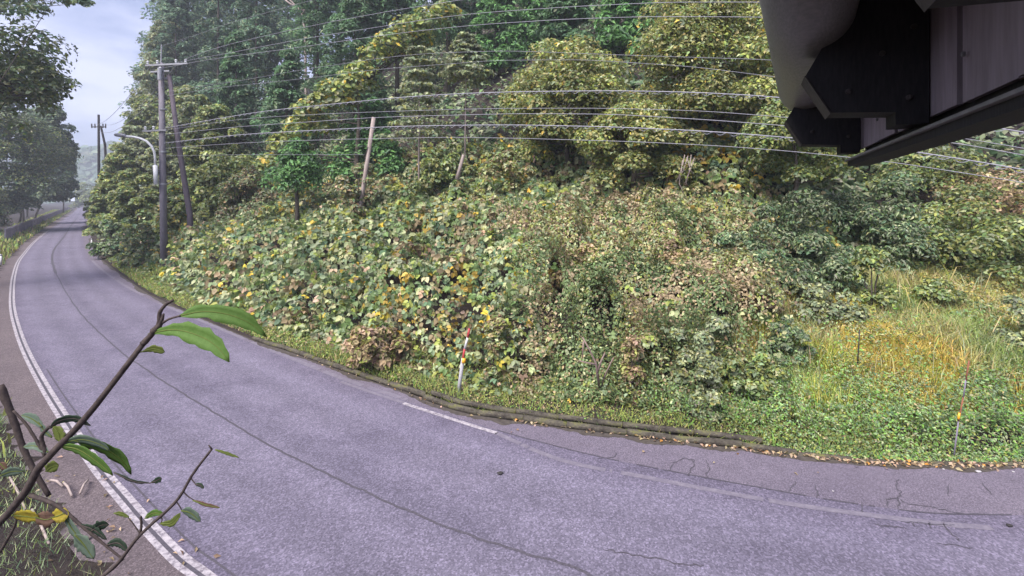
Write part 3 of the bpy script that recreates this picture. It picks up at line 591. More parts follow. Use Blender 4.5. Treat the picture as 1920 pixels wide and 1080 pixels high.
# ------------------------------------------------------------------ broadleaf trees and shrubs
big = [  # kind, px0, px1, top, bot, Y, palette, leaf size, per, name, label
    ('dome', 935, 1190, 84, 350, 24, 'yellow', .150, 240, 'broadleaf_tree', 'rounded yellow-green tree in front of the cedars, right of the dark hollow'),
    ('dome', 1180, 1500, -60, 315, 22.5, 'yellow', .142, 300, 'broadleaf_tree', 'tallest yellow-green tree, standing left of the round gutter'),
    ('dome', 1080, 1300, 180, 385, 21, 'yellow', .135, 190, 'broadleaf_tree', 'low olive tree leaning under the tallest yellow tree'),
    ('dome', 1370, 1610, 190, 365, 19, 'olive', .125, 190, 'broadleaf_tree', 'olive green tree crown just below the round gutter'),
    ('dome', 1372, 1595, 340, 545, 16.5, 'dark', .120, 240, 'shrub', 'dark drooping-leaved shrub behind the grass, nearest the tan thicket'),
    ('dome', 1300, 1470, 385, 520, 15.8, 'dark', .115, 130, 'shrub', 'grey-green drooping shrub at the left end of the dark shrubs'),
    ('dome', 1530, 1750, 300, 540, 18.5, 'dark', .125, 230, 'shrub', 'dark green shrub directly below the end of the eave beam'),
    ('dome', 1690, 1970, 325, 590, 17.5, 'olive', .12, 260, 'shrub', 'broad olive shrub at the right frame edge above the grass'),
    ('dome', 1580, 1830, 260, 400, 22, 'olive', .135, 170, 'broadleaf_tree', 'olive tree with tan leaves under the eave beam wires'),
    ('dome', 1750, 1990, 295, 430, 20, 'tan', .125, 140, 'shrub', 'tan-leaved creeper mound at the far right below the wires'),
    ('column', 1590, 1680, 470, 560, 14.5, 'olive', .11, 60, 'shrub', 'small light green bush in front of the dark shrubs'),
]
for i, (k, a, b, t, bt, Y, pl, ls, per, nm, lab) in enumerate(big):
    tree(nm, lab, 'tree' if 'tree' in nm else 'shrub', k, a, b, t, bt, Y, pl, ls, per, seed=200 + i, down=.8 if pl == 'dark' else .5, asp=.42 if pl == 'dark' else .6, trunk=.16 if 'tree' in nm else None, tone=.32)
tree('broadleaf_tree', 'leaning tree draped in yellowing creeper, slanting across the cedars', 'tree', 'dome', 480, 860, 15, 350, 31, 'drape', .27, 130, seed=231, trunk=.22, quads=True, lean=0, tone=.3, clumps=[
    (835, 30, 32, 1, .8), (800, 45, 36, .6, .8), (765, 60, 38, .4, .8), (735, 85, 36, 0, .8), (705, 110, 36, 0, .8), (760, 100, 30, 1, .7), (680, 140, 34, 0, .8), (655, 160, 36, -.3, .8), (625, 175, 34, -.3, .8), (605, 200, 34, -.3, .8), (690, 165, 22, .5, .7), (650, 190, 30, 0, .8), (575, 215, 32, 0, .9), (560, 245, 32, 0, .9), (600, 240, 30, .6, .9), (530, 275, 30, 0, .9), (510, 310, 28, 0, .9), (560, 285, 28, .4, .9), (545, 330, 28, .4, .9), (790, 75, 28, 1, .7)])
tree('understorey_tree', 'slender pale-stemmed tree with tiered flat sprays against the dark hollow', 'tree', 'tier', 722, 850, 95, 262, 27, 'grey', .20, 34, seed=240, bark='pale_bark', trunk=.07, tone=.2)
tree('understorey_tree', 'pale grey-green sapling with layered sprays beneath the bright cedar crown', 'tree', 'tier', 820, 925, 70, 150, 29, 'grey', .21, 40, seed=241, bark='pale_bark', trunk=.06)
tree('cedar_tree', 'small bright green young cedar left of the leaning pale post', 'cedar tree', 'cone', 505, 610, 262, 350, 27.5, 'bright_cedar', .2, 50, seed=243, asp=.45, down=.1)
tree('cedar_tree', 'slim dark young cedar behind the leaning pale post', 'cedar tree', 'cone', 620, 770, 190, 330, 33, 'bright_cedar', .26, 60, seed=244, asp=.45, down=.1)
# bushes on the bank at the left, by the poles
lb = [
    ('dome', 176, 256, 300, 440, 52, 'olive', .26, 120, 'yellow-olive bush at the road bend under the street lamp head'),
    ('dome', 205, 300, 300, 470, 42, 'olive', .24, 120, 'olive bush on the bank below the street lamp arm'),
    ('dome', 180, 262, 390, 490, 40, 'dark', .22, 70, 'dark bush overhanging the road edge at the bend'),
    ('dome', 238, 310, 172, 310, 60, 'grey', .32, 90, 'grey-green tree crown on the skyline left of the utility pole'),
    ('dome', 214, 256, 246, 330, 66, 'olive', .32, 60, 'small tree at the skyline above the street lamp head'),
    ('dome', 166, 214, 318, 398, 80, 'olive', .34, 60, 'bush closing off the road at its far bend'),
    ('dome', 300, 390, 105, 235, 48, 'grey', .28, 110, 'pale vine-covered tree top just right of the pole crossarm'),
    ('dome', 345, 470, 165, 300, 42, 'olive', .25, 130, 'rounded olive tree right of the leaning strut pole'),
    ('dome', 250, 345, 230, 350, 46, 'grey', .26, 90, 'grey-green bush behind the two poles'),
    ('dome', 370, 500, 255, 385, 36, 'olive', .22, 120, 'olive bush above the creeper right of the strut pole'),
    ('dome', 410, 520, 300, 380, 34, 'brown_grey', .17, 90, 'brown withering bush above the creeper'),
    ('dome', 300, 380, 330, 460, 35, 'drape', .22, 90, 'yellow-green bush wrapping the foot of the strut pole'),
    ('dome', 225, 310, 400, 510, 34, 'kudzu', .20, 90, 'leafy bush left of the utility pole foot'),
    ('dome', 335, 430, 410, 540, 31.5, 'kudzu', .20, 90, 'leafy bush right of the utility pole foot'),
    ('dome', 620, 720, 275, 345, 25, 'brown_grey', .15, 80, 'withered brown vines at the foot of the leaning pale post'),
    ('dome', 760, 900, 255, 340, 26, 'olive', .18, 80, 'olive bush above the creeper behind the short broken stump'),
    ('dome', 140, 190, 338, 390, 262, 'olive', .7, 60, 'far bush where the road disappears'),
    ('dome', 890, 1010, 270, 370, 23, 'thicket', .16, 80, 'olive-brown bush under the rounded yellow tree'),
]
for i, (k, a, b, t, bt, Y, pl, ls, per, lab) in enumerate(lb):
    tree('bush', lab, 'bush', k, a, b, t, bt, Y, pl, ls, per, seed=260 + i)
sk = [
    (300, 385, -90, 220, 78, 'cedar_far', 'tall blue hazy tree at the top of the skyline right of the sky'),
    (370, 480, -110, 170, 74, 'cedar_far', 'tall blue hazy tree above the timestamp-side cedars near the pole'),
    (276, 345, 22, 220, 74, 'grey', 'hazy tree on the skyline just above the pole crossarm'),
    (258, 335, 100, 270, 70, 'grey', 'hazy tree on the skyline level with the pole crossarm'),
    (238, 318, 170, 330, 66, 'olive', 'leafy tree on the skyline above the street lamp arm'),
    (216, 292, 228, 380, 62, 'grey', 'leafy tree on the skyline behind the street lamp arm'),
    (198, 268, 268, 410, 58, 'olive', 'leafy tree on the skyline just under the street lamp head'),
    (300, 400, 160, 330, 52, 'olive', 'vine-smothered tree between the pole and the strut'),
    (384, 470, 235, 350, 44, 'grey', 'vine-smothered tree right of the strut pole middle'),
    (178, 232, 318, 450, 54, 'drape', 'yellow-green bush at the inside of the far bend'),
]
for i, (a, b, t, bt, Y, pl, lab) in enumerate(sk):
    tree('hillside_tree', lab.replace('timestamp-side ', ''), 'tree', 'dome', a, b, t, bt, Y, pl, .3, 70, seed=420 + i, trunk=.15)
# bushes at the front of the bank
fb = [
    ('dome', 960, 1075, 590, 740, 12.6, 'thicket', .10, 110, 'olive bush at the kerb right of the red and white marker'),
    ('dome', 1120, 1260, 560, 745, 12.2, 'thicket', .10, 130, 'tan olive bush right of the forked bare stems'),
    ('dome', 1240, 1390, 560, 770, 11.4, 'grey', .095, 150, 'grey-green leafy bush at the kerb before the dry grass'),
    ('dome', 1200, 1345, 430, 560, 14.8, 'tan', .12, 110, 'tan withered bush in the upper middle of the thicket'),
    ('column', 1395, 1470, 475, 575, 14, 'dead', .11, 60, 'brown dead vine stack beside the dark shrub'),
    ('dome', 1330, 1470, 640, 760, 10.9, 'olive', .09, 100, 'low green bush between the thicket and the dry grass'),
    ('dome', 1010, 1160, 450, 545, 15.5, 'tan', .12, 80, 'brownish bush above the dark hollow in the creeper'),
    ('dome', 640, 760, 590, 690, 13.9, 'tan', .15, 70, 'pale withered creeper mound left of the red and white marker'),
    ('dome', 1425, 1520, 560, 690, 12.2, 'dark', .09, 70, 'blue-green bush at the left edge of the dry grass'),
    ('column', 895, 965, 600, 735, 12.4, 'thicket', .10, 40, 'loose olive-brown sprig bush just right of the red and white marker'),
    ('column', 1150, 1215, 640, 760, 11.3, 'tan', .085, 36, 'upright tan weed bush at the kerb under the tan olive bush'),
    ('column', 1290, 1360, 660, 790, 10.6, 'grey', .08, 40, 'upright grey-green weed bush at the kerb below the leafy bush'),
    ('column', 1060, 1120, 520, 640, 13.2, 'olive', .10, 40, 'upright olive bush just below the dark hollow'),
    ('dome', 1470, 1610, 520, 610, 14.2, 'grey', .10, 80, 'grey-green bush at the top left of the dry grass'),
    ('dome', 1700, 1830, 520, 600, 14.6, 'olive', .10, 70, 'olive weed clump at the top of the dry grass'),
    ('dome', 1865, 1990, 540, 670, 12.6, 'grey', .10, 80, 'grey-green grass-like clump at the right frame edge'),
    ('dome', 1240, 1330, 280, 360, 20, 'yellow', .14, 50, 'clump of hanging olive leaves above bare pale vine stems'),
]
for i, (k, a, b, t, bt, Y, pl, ls, per, lab) in enumerate(fb):
    tree('bush', lab, 'bush', k, a, b, t, bt, Y, pl, ls, per, seed=300 + i)
# left row behind the fence
lt = [
    ('dome', -260, 60, -160, 330, 26, 'left', .22, 120, 'big near tree filling the upper left corner'),
    ('dome', -30, 118, 95, 215, 27, 'left', .19, 70, 'leafy branch end of the upper left tree hanging into the sky', -9),
    ('dome', -90, 100, 200, 385, 72, 'left', .28, 170, 'pale grey-green tree over the left fence', -6),
    ('dome', 40, 130, 190, 352, 84, 'leftdark', .36, 130, 'dark tree behind the fence halfway to the bend', -8),
    ('dome', -110, 0, 320, 440, 64, 'left', .22, 110, 'bushy shrub hanging over the near end of the fence'),
    ('cone', 55, 130, 150, 372, 95, 'leftdark', .5, 70, 'tall dark conifer edging the sky gap', -6),
    ('dome', 88, 137, 235, 360, 110, 'leftdark', .5, 80, 'narrow tree at the far end of the fence', -6),
    ('dome', 22, 66, 345, 398, 95, 'yellow', .32, 60, 'yellowing bush behind the middle of the fence'),
    ('cone', -120, 36, 20, 385, 70, 'leftdark', .42, 80, 'tall dark conifer behind the pale tree on the left'),
    ('dome', -75, 2, 362, 440, 66, 'left', .26, 60, 'low hedge-like bush pressing on the near fence panels'),
    ('dome', -22, 36, 352, 416, 88, 'left', .32, 60, 'low bush behind the fence left of the yellowing one'),
    ('dome', 28, 74, 346, 396, 125, 'left', .45, 60, 'low grey bush behind the far fence panels'),
    ('dome', 100, 138, 290, 368, 150, 'leftdark', .6, 60, 'farthest small tree beside the blue sign'),
]
for i, (k, a, b, t, bt, Y, pl, ls, per, lab, *le) in enumerate(lt):
    tree('roadside_tree', lab, 'tree', k, a, b, t, bt, Y, pl, ls, per, seed=340 + i, basez=0, trunk=.2, tone=.35, lean=le[0] if le else 0)
tree('roadside_tree', 'dark leafy spray of an overhanging branch at the top left of the sky', 'tree', 'dome', 60, 175, -60, 22, 20, 'leftdark', .17, 50, seed=360, basez=0, trunk=.05, lean=-9, clumps=[(40, -10, 40, 0, .7), (90, -6, 34, 0, .5), (130, 2, 26, .3, .5), (158, 4, 16, 0, .5), (20, 30, 40, 1, .6), (70, 18, 24, 0, .4)])

# far wooded hill beyond the road's end
r = np.random.default_rng(5); n = 7000
u = r.random(n); v = r.random(n) ** .7; Xh = -520 + 330 * u; top_ = 64 * np.exp(-((u - .26) / .42) ** 2); Yh = 520 - 60 * v + 20 * r.random(n); Zh = top_ * (1 - v) + 2
V, F, C = leaf_arrays(np.stack([Xh, Yh, Zh], 1), nrm(A(.2, -.6, .6) + r.normal(size=(n, 3)) * .4), 7 + 6 * r.random(n), pal(PAL['cedar_far'], n, r), .8, .2, .2, True, r)
ux = np.linspace(-.2, 1.2, 30); hv = []; hf = []
for i, q in enumerate(ux):
    tq = 64 * math.exp(-((q - .26) / .42) ** 2)
    for j, p in enumerate((0, .5, 1)): hv.append((-520 + 330 * q, 524 - 60 * p + 6, tq * (1 - p) - 1))
for i in range(29):
    for j in range(2): hf.append([i * 3 + j, i * 3 + j + 1, i * 3 + j + 4, i * 3 + j + 3])
new_obj('hill', mesh('hill', hv, hf, M['soil'], True), kind='structure', label='far hill beyond the end of the road')
new_obj('forest', mesh('forest', V, F, M['leaf'], False, C), kind='stuff', label='far blue-green wood covering the hill beyond the road')

# ------------------------------------------------------------------ poles, lamp, wires
def at(px, py, Y): return P(px, py, Y)
PY = 31.0; pb = G(308, 517); pb = A((308 - CX) / FPX * PY, PY, float(terr((308 - CX) / FPX * PY, PY)))
pole = thing('utility_pole', 'tall concrete utility pole with crossarms on the left bank', 'utility pole', pb)
ptop = at(302, 118, PY) - pb
m = MB().tube([(0, 0, -.3), ptop * .5, ptop], [.22, .19, .15], 12); m.build('shaft', M['concrete'], pole, True)
m = MB().tube([ptop, at(303, 84, PY) - pb], [.05, .04], 8); m.build('top_rod', M['galv'], pole)
def arm(px0, py0, px1, py1, insp):
    a, b = at(px0, py0, PY - .2) - pb, at(px1, py1, PY - .2) - pb; d = nrm(b - a); up = A(0, 0, 1); s = np.cross(d, up)
    o = MB().box((a + b) / 2, (np.linalg.norm(b - a) / 2, .05, .05), [d, s, up]).build('crossarm', M['galv'], pole)
    for k in insp:
        c = a + (b - a) * k; MB().tube([c + up * .05, c + up * .11, c + up * .15, c + up * .24, c + up * .30], [.03, .08, .05, .09, .03], 8).build('insulator', M['insul'], o)
arm(273, 123, 352, 119, (.05, .28, .72, .95)); arm(268, 246, 312, 244, (.1, .45)); arm(283, 135, 318, 133, (.5,))
MB().tube([at(300, 150, PY - .33) - pb, at(300, 128, PY - .33) - pb], .14, 10).build('transformer', M['galv'], pole)
for py in (205, 285, 345): MB().tube([at(306, py, PY) - pb + A(0, 0, -.05), at(306, py, PY) - pb + A(0, 0, .05)], .215, 12).build('band', M['galv'], pole)
sb = hit(356, 402, .3, 26, 60); sb = A((356 - CX) / FPX * 32.5, 32.5, CAMZ + (HY - 402) / FPX * 32.5)
gz = float(terr(sb[0], sb[1])); strut = thing('strut_pole', 'leaning brown strut pole propping the utility pole', 'utility pole', A(sb[0], sb[1], min(gz, sb[2])))
so_ = A(sb[0], sb[1], min(gz, sb[2])); MB().tube([A(.05, .05, -.2), sb - so_, at(335, 270, 31.7) - so_, at(317, 140, 31.0) - so_], [.19, .18, .16, .12], 10).build('shaft', M['old_concrete'], strut, True)
MB().tube([at(316, 148, 31.0) - so_, at(304, 146, 31.0) - so_], .05, 6).build('bracket', M['galv'], strut)
LY = 30.6; lb_ = at(292, 346, LY); lamp = thing('street_lamp', 'white curved street lamp arm fixed to the utility pole', 'street lamp', lb_)
MB().tube([at(293, 346, LY) - lb_, at(291, 310, LY) - lb_], .13, 10).build('ballast_box', M['insul'], lamp, True)
MB().tube([at(a, b, LY - .0 - k * .05) - lb_ for k, (a, b) in enumerate([(291, 312), (291, 296), (289, 284), (284, 274), (275, 265), (264, 260), (252, 257), (240, 256), (232, 255)])], .075, 8).build('arm', M['insul'], lamp, True)
hd = at(224, 254, LY - .4) - lb_; MB().tube([hd + A(.42, 0, -.02), hd + A(.3, 0, 0), hd + A(0, 0, .02), hd + A(-.25, 0, .04), hd + A(-.32, 0, .04)], [.06, .11, .13, .10, .03], 10).build('lamp_head', M['galv'], lamp, True)
for py in (318, 342): MB().tube([at(293, py, LY) - lb_, at(306, py, PY) - lb_], .03, 6).build('bracket', M['galv'], lamp)
FY = 80.0; fb_ = A((186 - CX) / FPX * FY, FY, float(terr((186 - CX) / FPX * FY, FY))); fp = thing('utility_pole', 'distant dark utility pole against the sky beyond the bend', 'utility pole', fb_)
MB().tube([(0, 0, -.3), at(185, 215, FY) - fb_], [.24, .17], 8).build('shaft', M['dark_steel'], fp)
MB().box(at(186, 238, FY) - fb_, (1.15, .06, .07)).build('crossarm', M['dark_steel'], fp)
for px in (172, 178, 193, 198): MB().tube([at(px, 240, FY) - fb_, at(px, 232, FY) - fb_], .09, 6).build('insulator', M['dark_steel'], fp)
sfb = A((200 - CX) / FPX * FY, FY + .5, float(terr((200 - CX) / FPX * FY, FY))); fs = thing('strut_pole', 'distant leaning strut beside the far utility pole', 'utility pole', sfb)
MB().tube([(0, 0, -.2), at(197, 272, FY + .4) - sfb, at(189, 236, FY) - sfb], [.2, .18, .14], 8).build('shaft', M['dark_steel'], fs)

WL, WR = A((302 - CX) / FPX * PY, PY), A(17.5, 12.6)
def wdepth(px):
    k = (px - CX) / FPX; d = WR - WL; t = (k * WL[1] - WL[0]) / (d[0] - k * d[1]); return WL[1] + d[1] * np.clip(t, 0, 1.25)
def spl(pts, n):
    p = np.array(pts, float); x = np.linspace(p[0, 0], p[-1, 0], n); q = np.interp(x, p[:, 0], p[:, 1])
    for _ in range(3): q[1:-1] = (q[:-2] + 2 * q[1:-1] + q[2:]) / 4
    return x, q
def wire(label, pts, rad, m_, spiral=False):
    x, y = spl(pts, 60); q = np.array([P(a, b, float(wdepth(a))) for a, b in zip(x, y)]); mb = MB().tube(q, rad * .75, 6)
    o = mb.build('spiral_cable' if spiral else 'overhead_wire', M[m_], None, True, q[0], label=label, category='cable' if spiral else 'wire', group='overhead wires along the bank')
    if spiral:
        L = np.concatenate([[0], np.cumsum(np.linalg.norm(np.diff(q, axis=0), axis=1))]); s = np.arange(0, L[-1], .05); c = np.stack([np.interp(s, L, q[:, k]) for k in range(3)], 1); d = nrm(np.gradient(c, axis=0)); e = nrm(np.cross(d, A(0, 0, 1))); f = np.cross(e, d); th = s * 2 * math.pi / .45
        h = c + (e * np.cos(th)[:, None] + f * np.sin(th)[:, None] * 1.0) * .05 - A(0, 0, .05); MB().tube(h - q[0], .011, 4).build('hanger_spiral', M['wire'], o)
    return o
wire('topmost faint overhead wire leaving the pole top', [(304, 86), (390, 58), (431, 43), (546, 11), (640, -14), (900, -80)], .012, 'wire_dim')
wire('upper overhead wire, highest of the bright three', [(345, 112), (400, 90), (519, 62), (625, 40), (742, 19), (800, 10), (880, -3), (1200, -40), (1700, -60)], .017, 'wire')
wire('upper overhead wire, middle of the bright three', [(332, 117), (400, 105), (567, 73), (733, 47), (800, 36), (900, 24), (1080, 12), (1252, 4), (1450, 4), (1800, 30)], .017, 'wire')
wire('upper overhead wire, lowest of the bright three', [(280, 132), (400, 110), (546, 91), (704, 68), (800, 56), (900, 46), (1060, 36), (1215, 31), (1437, 32), (1600, 40), (1900, 70)], .017, 'wire')
wire('thin overhead wire crossing the dark hollow, upper of the pair', [(312, 172), (400, 158), (442, 153), (581, 128), (608, 125), (717, 108), (800, 100), (950, 95), (1218, 105), (1448, 112), (1700, 140)], .012, 'wire_dim')
wire('thin overhead wire crossing the dark hollow, lower of the pair', [(312, 180), (400, 165), (546, 150), (598, 144), (717, 129), (800, 123), (930, 113), (1100, 112), (1300, 125), (1500, 150)], .012, 'wire_dim')
wire('thick spiral-wrapped cable, highest of the lower bundle', [(310, 240), (450, 215), (512, 206), (617, 196), (742, 183), (850, 176), (960, 172), (1159, 170), (1300, 173), (1452, 181), (1700, 215), (1879, 241), (1960, 255)], .026, 'wire', True)
wire('slack thin wire just below the highest spiral cable', [(310, 244), (450, 223), (542, 217), (617, 213), (700, 210), (850, 205), (960, 203), (1150, 203), (1320, 208), (1500, 222), (1807, 259), (1960, 285)], .014, 'wire')
wire('plain overhead wire between the two spiral cables', [(310, 252), (450, 237), (575, 229), (700, 220), (850, 216), (960, 213), (1150, 214), (1348, 226), (1500, 238), (1794, 268), (1920, 291), (1960, 299)], .017, 'wire')
wire('thick spiral-wrapped cable, lower one of the bundle', [(310, 268), (450, 252), (575, 245), (742, 237), (850, 235), (960, 234), (1150, 238), (1326, 246), (1493, 259), (1692, 281), (1814, 300), (1920, 318), (1960, 326)], .026, 'wire', True)
wire('lowest overhead wire of the bundle', [(310, 278), (450, 268), (575, 263), (700, 260), (850, 257), (1000, 260), (1200, 266), (1359, 274), (1500, 285), (1681, 305), (1920, 342), (1960, 350)], .015, 'wire')
wire('faint short wire reaching the leaning pale post', [(312, 292), (455, 290), (580, 290), (684, 290)], .010, 'wire_dim')
for k, (pa, pz) in enumerate([((285, 120), (172, 234)), ((335, 117), (198, 234)), ((306, 165), (186, 246))]):
    a = at(*pa, PY - .2); b = at(*pz, FY); n = 24; q = np.array([a + (b - a) * t - A(0, 0, 1.2) * 4 * t * (1 - t) for t in np.linspace(0, 1, n)])
    MB().tube(q, .02, 5).build('overhead_wire', M['wire_dim'], None, True, q[0], label=['sagging wire from the crossarm to the far pole, left one', 'sagging wire from the crossarm to the far pole, right one', 'lower sagging wire from the shaft to the far pole'][k], category='wire', group='wires to the far pole')

# ------------------------------------------------------------------ posts, stakes, snag
def posts(name, label, cat_, base, segs, group=None):
    """segs: (point0, point1, r0, r1, part, material)"""
    t = thing(name, label, cat_, base, group)
    for a, b, r0, r1, nm, mt in segs: MB().tube([np.array(a) - base, (np.array(a) + np.array(b)) / 2 - base, np.array(b) - base], [r0, (r0 + r1) / 2, r1], 9).build(nm, M[mt], t, True)
    return t
def ground_on(a, b_):
    for k in np.linspace(0, 2.5, 400):
        q = a + (b_ - a) * k
        if q[2] < float(terr(q[0], q[1])): return q
    return b_
Y = 24.5; b = at(680, 362, Y); b = ground_on(at(701, 220, Y), at(681, 354, Y)); posts('wooden_post', 'leaning pale bare wooden post in the creeper', 'post', b, [(b, at(701, 220, Y), .12, .10, 'shaft', 'pale_bark'), (at(683, 300, Y - .1), at(690, 275, Y - .1), .02, .02, 'strap', 'dark_steel')])
Y = 23.5; b = at(855, 345, Y); b = ground_on(at(869, 290, Y), at(857, 337, Y)); posts('broken_stump', 'short broken grey stump right of the leaning post', 'stump', b, [(b, at(869, 290, Y), .12, .07, 'shaft', 'pale_bark')])
b = G(858, 738, .1); Y = b[1]; posts('marker_post', 'tilted red and white marker post with amber reflector at the far kerb', 'marker post', b, [(b - A(0, 0, .15), at(868, 672, Y), .05, .045, 'lower_tube', 'grey_paint'), (at(868, 674, Y), at(871, 654, Y), .030, .030, 'red_band', 'red'), (at(871, 655, Y), at(877, 632, Y), .028, .028, 'white_band', 'white_paint'), (at(877, 633, Y), at(880, 616, Y), .030, .030, 'red_band', 'red'), (at(869, 680, Y - .06), at(870, 672, Y - .06), .05, .045, 'reflector', 'orange')])
b = G(1788, 850, .1); Y = b[1]; posts('marker_stake', 'thin rusty banded stake with amber reflector in the right weeds', 'marker post', b, [(b - A(0, 0, .1), at(1797, 790, Y), .013, .013, 'lower_tube', 'fence'), (at(1797, 792, Y), at(1806, 745, Y), .012, .012, 'shaft', 'rust'), (at(1806, 747, Y), at(1811, 712, Y), .012, .012, 'white_band', 'fence'), (at(1811, 714, Y), at(1817, 676, Y), .014, .012, 'red_band', 'rust'), (at(1797, 786, Y - .04), at(1799, 774, Y - .03), .020, .018, 'reflector', 'orange')])
h_ = hit(1606, 705, .0, 8, 20); Y = h_[1]; posts('thin_stake', 'thin dark metal stake standing in the dry grass', 'stake', h_, [(h_ - A(0, 0, .1), at(1612, 618, Y - .3), .016, .013, 'shaft', 'dark_steel')])
for px, py, lab in ((172, 462, 'small white delineator on the right of the far bend'), (184, 486, 'small white delineator nearest the dark roadside bush'), (2, 497, 'small white delineator at the left frame edge by the fence')):
    b = G(px, py); posts('delineator', lab, 'delineator', b, [(b - A(0, 0, .1), b + A(0, 0, .7), .07, .07, 'tube', 'white_paint'), (b + A(0, 0, .7), b + A(0, 0, .82), .075, .06, 'cap', 'galv')])
b = A((137 - CX) / FPX * 170, 170, 0); t = thing('road_sign', 'small pale blue road sign at the far end of the fence', 'sign', b); MB().tube([(0, 0, 0), (0, 0, 5.6)], .08, 6).build('post', M['galv'], t); MB().box((0, -.12, 5.0), (.7, .03, 1.0)).build('sign_panel', M['sign'], t)
# snag near the top and bare forked stems
b = at(575, 60, 54); gzz = float(terr(b[0], 54)); bs_ = A(b[0], 54, gzz); t = thing('dead_tree', 'bare pale dead snag among the cedars at the top', 'dead tree', bs_)
m = MB(); 
for q in ([(575, 230), (572, 60), (566, 22), (552, 8), (535, -8)], [(566, 22), (566, 4), (560, -14)], [(556, 12), (545, 8), (530, -4)], [(568, 26), (574, 14), (578, 4)]):
    pt = [at(a, c, 54) - bs_ for a, c in q]
    if q[0][1] == 230: pt = [A(0, 0, -.2)] + pt
    m.tube(pt, np.linspace(.17, .05, len(pt)), 6)
m.build('trunk', M['pale_bark'], t, True)
b = hit(1125, 735, 0, 9, 18); Y = b[1]; t = thing('bare_shrub', 'forked bare brown stems above the kerb in the thicket', 'shrub', b)
for q, r0 in (([(1125, 735), (1120, 700), (1117, 680), (1105, 655), (1092, 632)], .032), ([(1118, 683), (1098, 680), (1085, 676)], .025), ([(1120, 698), (1128, 675), (1134, 662)], .03), ([(1094, 640), (1092, 672)], .02), ([(1126, 732), (1136, 700), (1150, 670)], .022)):
    MB().tube([at(a, c, Y - .75 * (c < 730)) - b for a, c in q], np.linspace(r0, r0 * .5, len(q)), 7).build('stem', M['brown_bark'], t, True)
b = hit(1290, 380, 0, 15, 26); Y = 19.3; t = thing('hanging_vine', 'cluster of bare pale vine stems hanging below olive leaves', 'vine', b)
for q in ([(1284, 290), (1278, 320), (1268, 340)], [(1290, 292), (1282, 318), (1272, 336)], [(1296, 290), (1292, 322), (1284, 344)], [(1302, 296), (1290, 330), (1286, 346)], [(1288, 295), (1294, 318), (1300, 326)], [(1280, 300), (1275, 330), (1274, 345), (1290, 380)]):
    MB().tube([at(a, c, Y) - b for a, c in q], .018, 5).build('stem', M['pale_bark'], t, True)

# ------------------------------------------------------------------ fence on the left
fa, fz = A(-58.6, 55.5, 0), A(-190, 206, 0); fd = nrm(fz - fa); fl_ = np.linalg.norm(fz - fa); fside = A(-fd[1], fd[0], 0)
fence = thing('fence', 'low weathered board fence running along the left verge', 'fence', fa)
pm = MB()
for k in range(8): pm.box((0.12 + k * .25, 0, .74), (.105, .018 + .012 * (k % 2), .66))
pme = mesh('panel', pm.V, pm.F, M['fence']); qm = MB().box((0, 0, .76), (.06, .06, .78)); qme = mesh('post', qm.V, qm.F, M['fence'])
ang = math.atan2(fd[1], fd[0])
for k in range(int(fl_ / 2.05)):
    for nm, me in (('post', qme), ('panel', pme)):
        if k > 70 and nm == 'post': continue
        o = new_obj(nm, me, fence, fd * k * 2.05 + (A(0, 0, .04 * math.sin(k * 1.7)))); o.rotation_euler = (0, 0, ang + .02 * math.sin(k * 2.3))

# ------------------------------------------------------------------ eave of the building at the upper right
SC = .5
uu, vv = A(.447, .894, 0), A(.894, -.447, 0)
def E(a, b, t): return A(0, 0, CAMZ) + (uu * t + vv * a + A(0, 0, b)) * SC
e0 = E(.9, .4, 2)
eave = thing('house_eave', 'dark timber eave of the house with rafters over weathered boards', 'building', e0)
def part(nm, m_, prof, t0, t1, parent=None): 
    mb = MB().prism(prof, t0, t1, lambda a, b, t: E(a, b, t) - e0); return mb.build(nm, M[m_], parent or eave)
raf = [(.29, .74), (.42, .505), (.72, .485), (.72, .412), (.868, .412), (.868, 1.45), (.62, 1.35)]
for t0 in (1.42, 3.37, 5.24):
    rf_ = part('rafter', 'black_wood', raf, t0, t0 + .22)
    for a_, b_ in ((.50, .62), (.78, .56), (.66, .82), (.80, .95)): c = E(a_, b_, t0) - e0; MB().tube([c, c - uu * .004, c - uu * .007], [.008, .008, .005], 8).build('bolt', M['dark_steel'], rf_)
    part('edge_trim', 'dark_steel', [(.416, .502), (.286, .736), (.282, .733), (.413, .498)], t0 - .01, t0 + .225)
part('beam', 'black_wood', [(.80, .30), (.96, .30), (.96, .343), (.80, .343)], -1.5, 5.42)
part('ledge', 'flashing', [(.775, .345), (.86, .345), (.86, .360), (.775, .360)], -1.5, 5.41)
ts = np.arange(-1.5, 5.8, .56)
for k in range(len(ts) - 1): part('board', 'board', [(.875 + .012 * (k % 2), .448), (.90 + .012 * (k % 2), .448), (.90 + .012 * (k % 2), 1.6), (.875 + .012 * (k % 2), 1.6)], ts[k] + .02, min(ts[k + 1], 5.75) - .012)
part('back_plate', 'black_wood', [(.93, .344), (.95, .344), (.95, 1.6), (.93, 1.6)], -1.5, 5.4)
part('roof', 'black_wood', [(.36, 1.24), (1.9, 1.75), (1.9, 1.82), (.36, 1.31)], -1.5, 5.6)
for t in (4.0, 4.6, 2.0, 2.9): 
    c = E(.874, .75 - .03 * t, t) - e0; MB().tube([c, c - vv * .006], .006, 8).build('nail', M['flashing'], eave)
g0, g1 = P(1512, 168, 2.36), P(1520, -95, 1.1)
gd = nrm(g1 - g0); gut = thing('roof_gutter', 'brown round roof gutter hanging along the dark eave', 'gutter', g0)
MB().tube([g0 - gd * .012, g0, g0 + gd * .01, g0 + gd * .03, (g0 + g1) / 2, g1 + gd * .5] - g0, [.03, .105, .118, .12, .12, .12], 40).build('pipe', M['brown_metal'], gut, True)
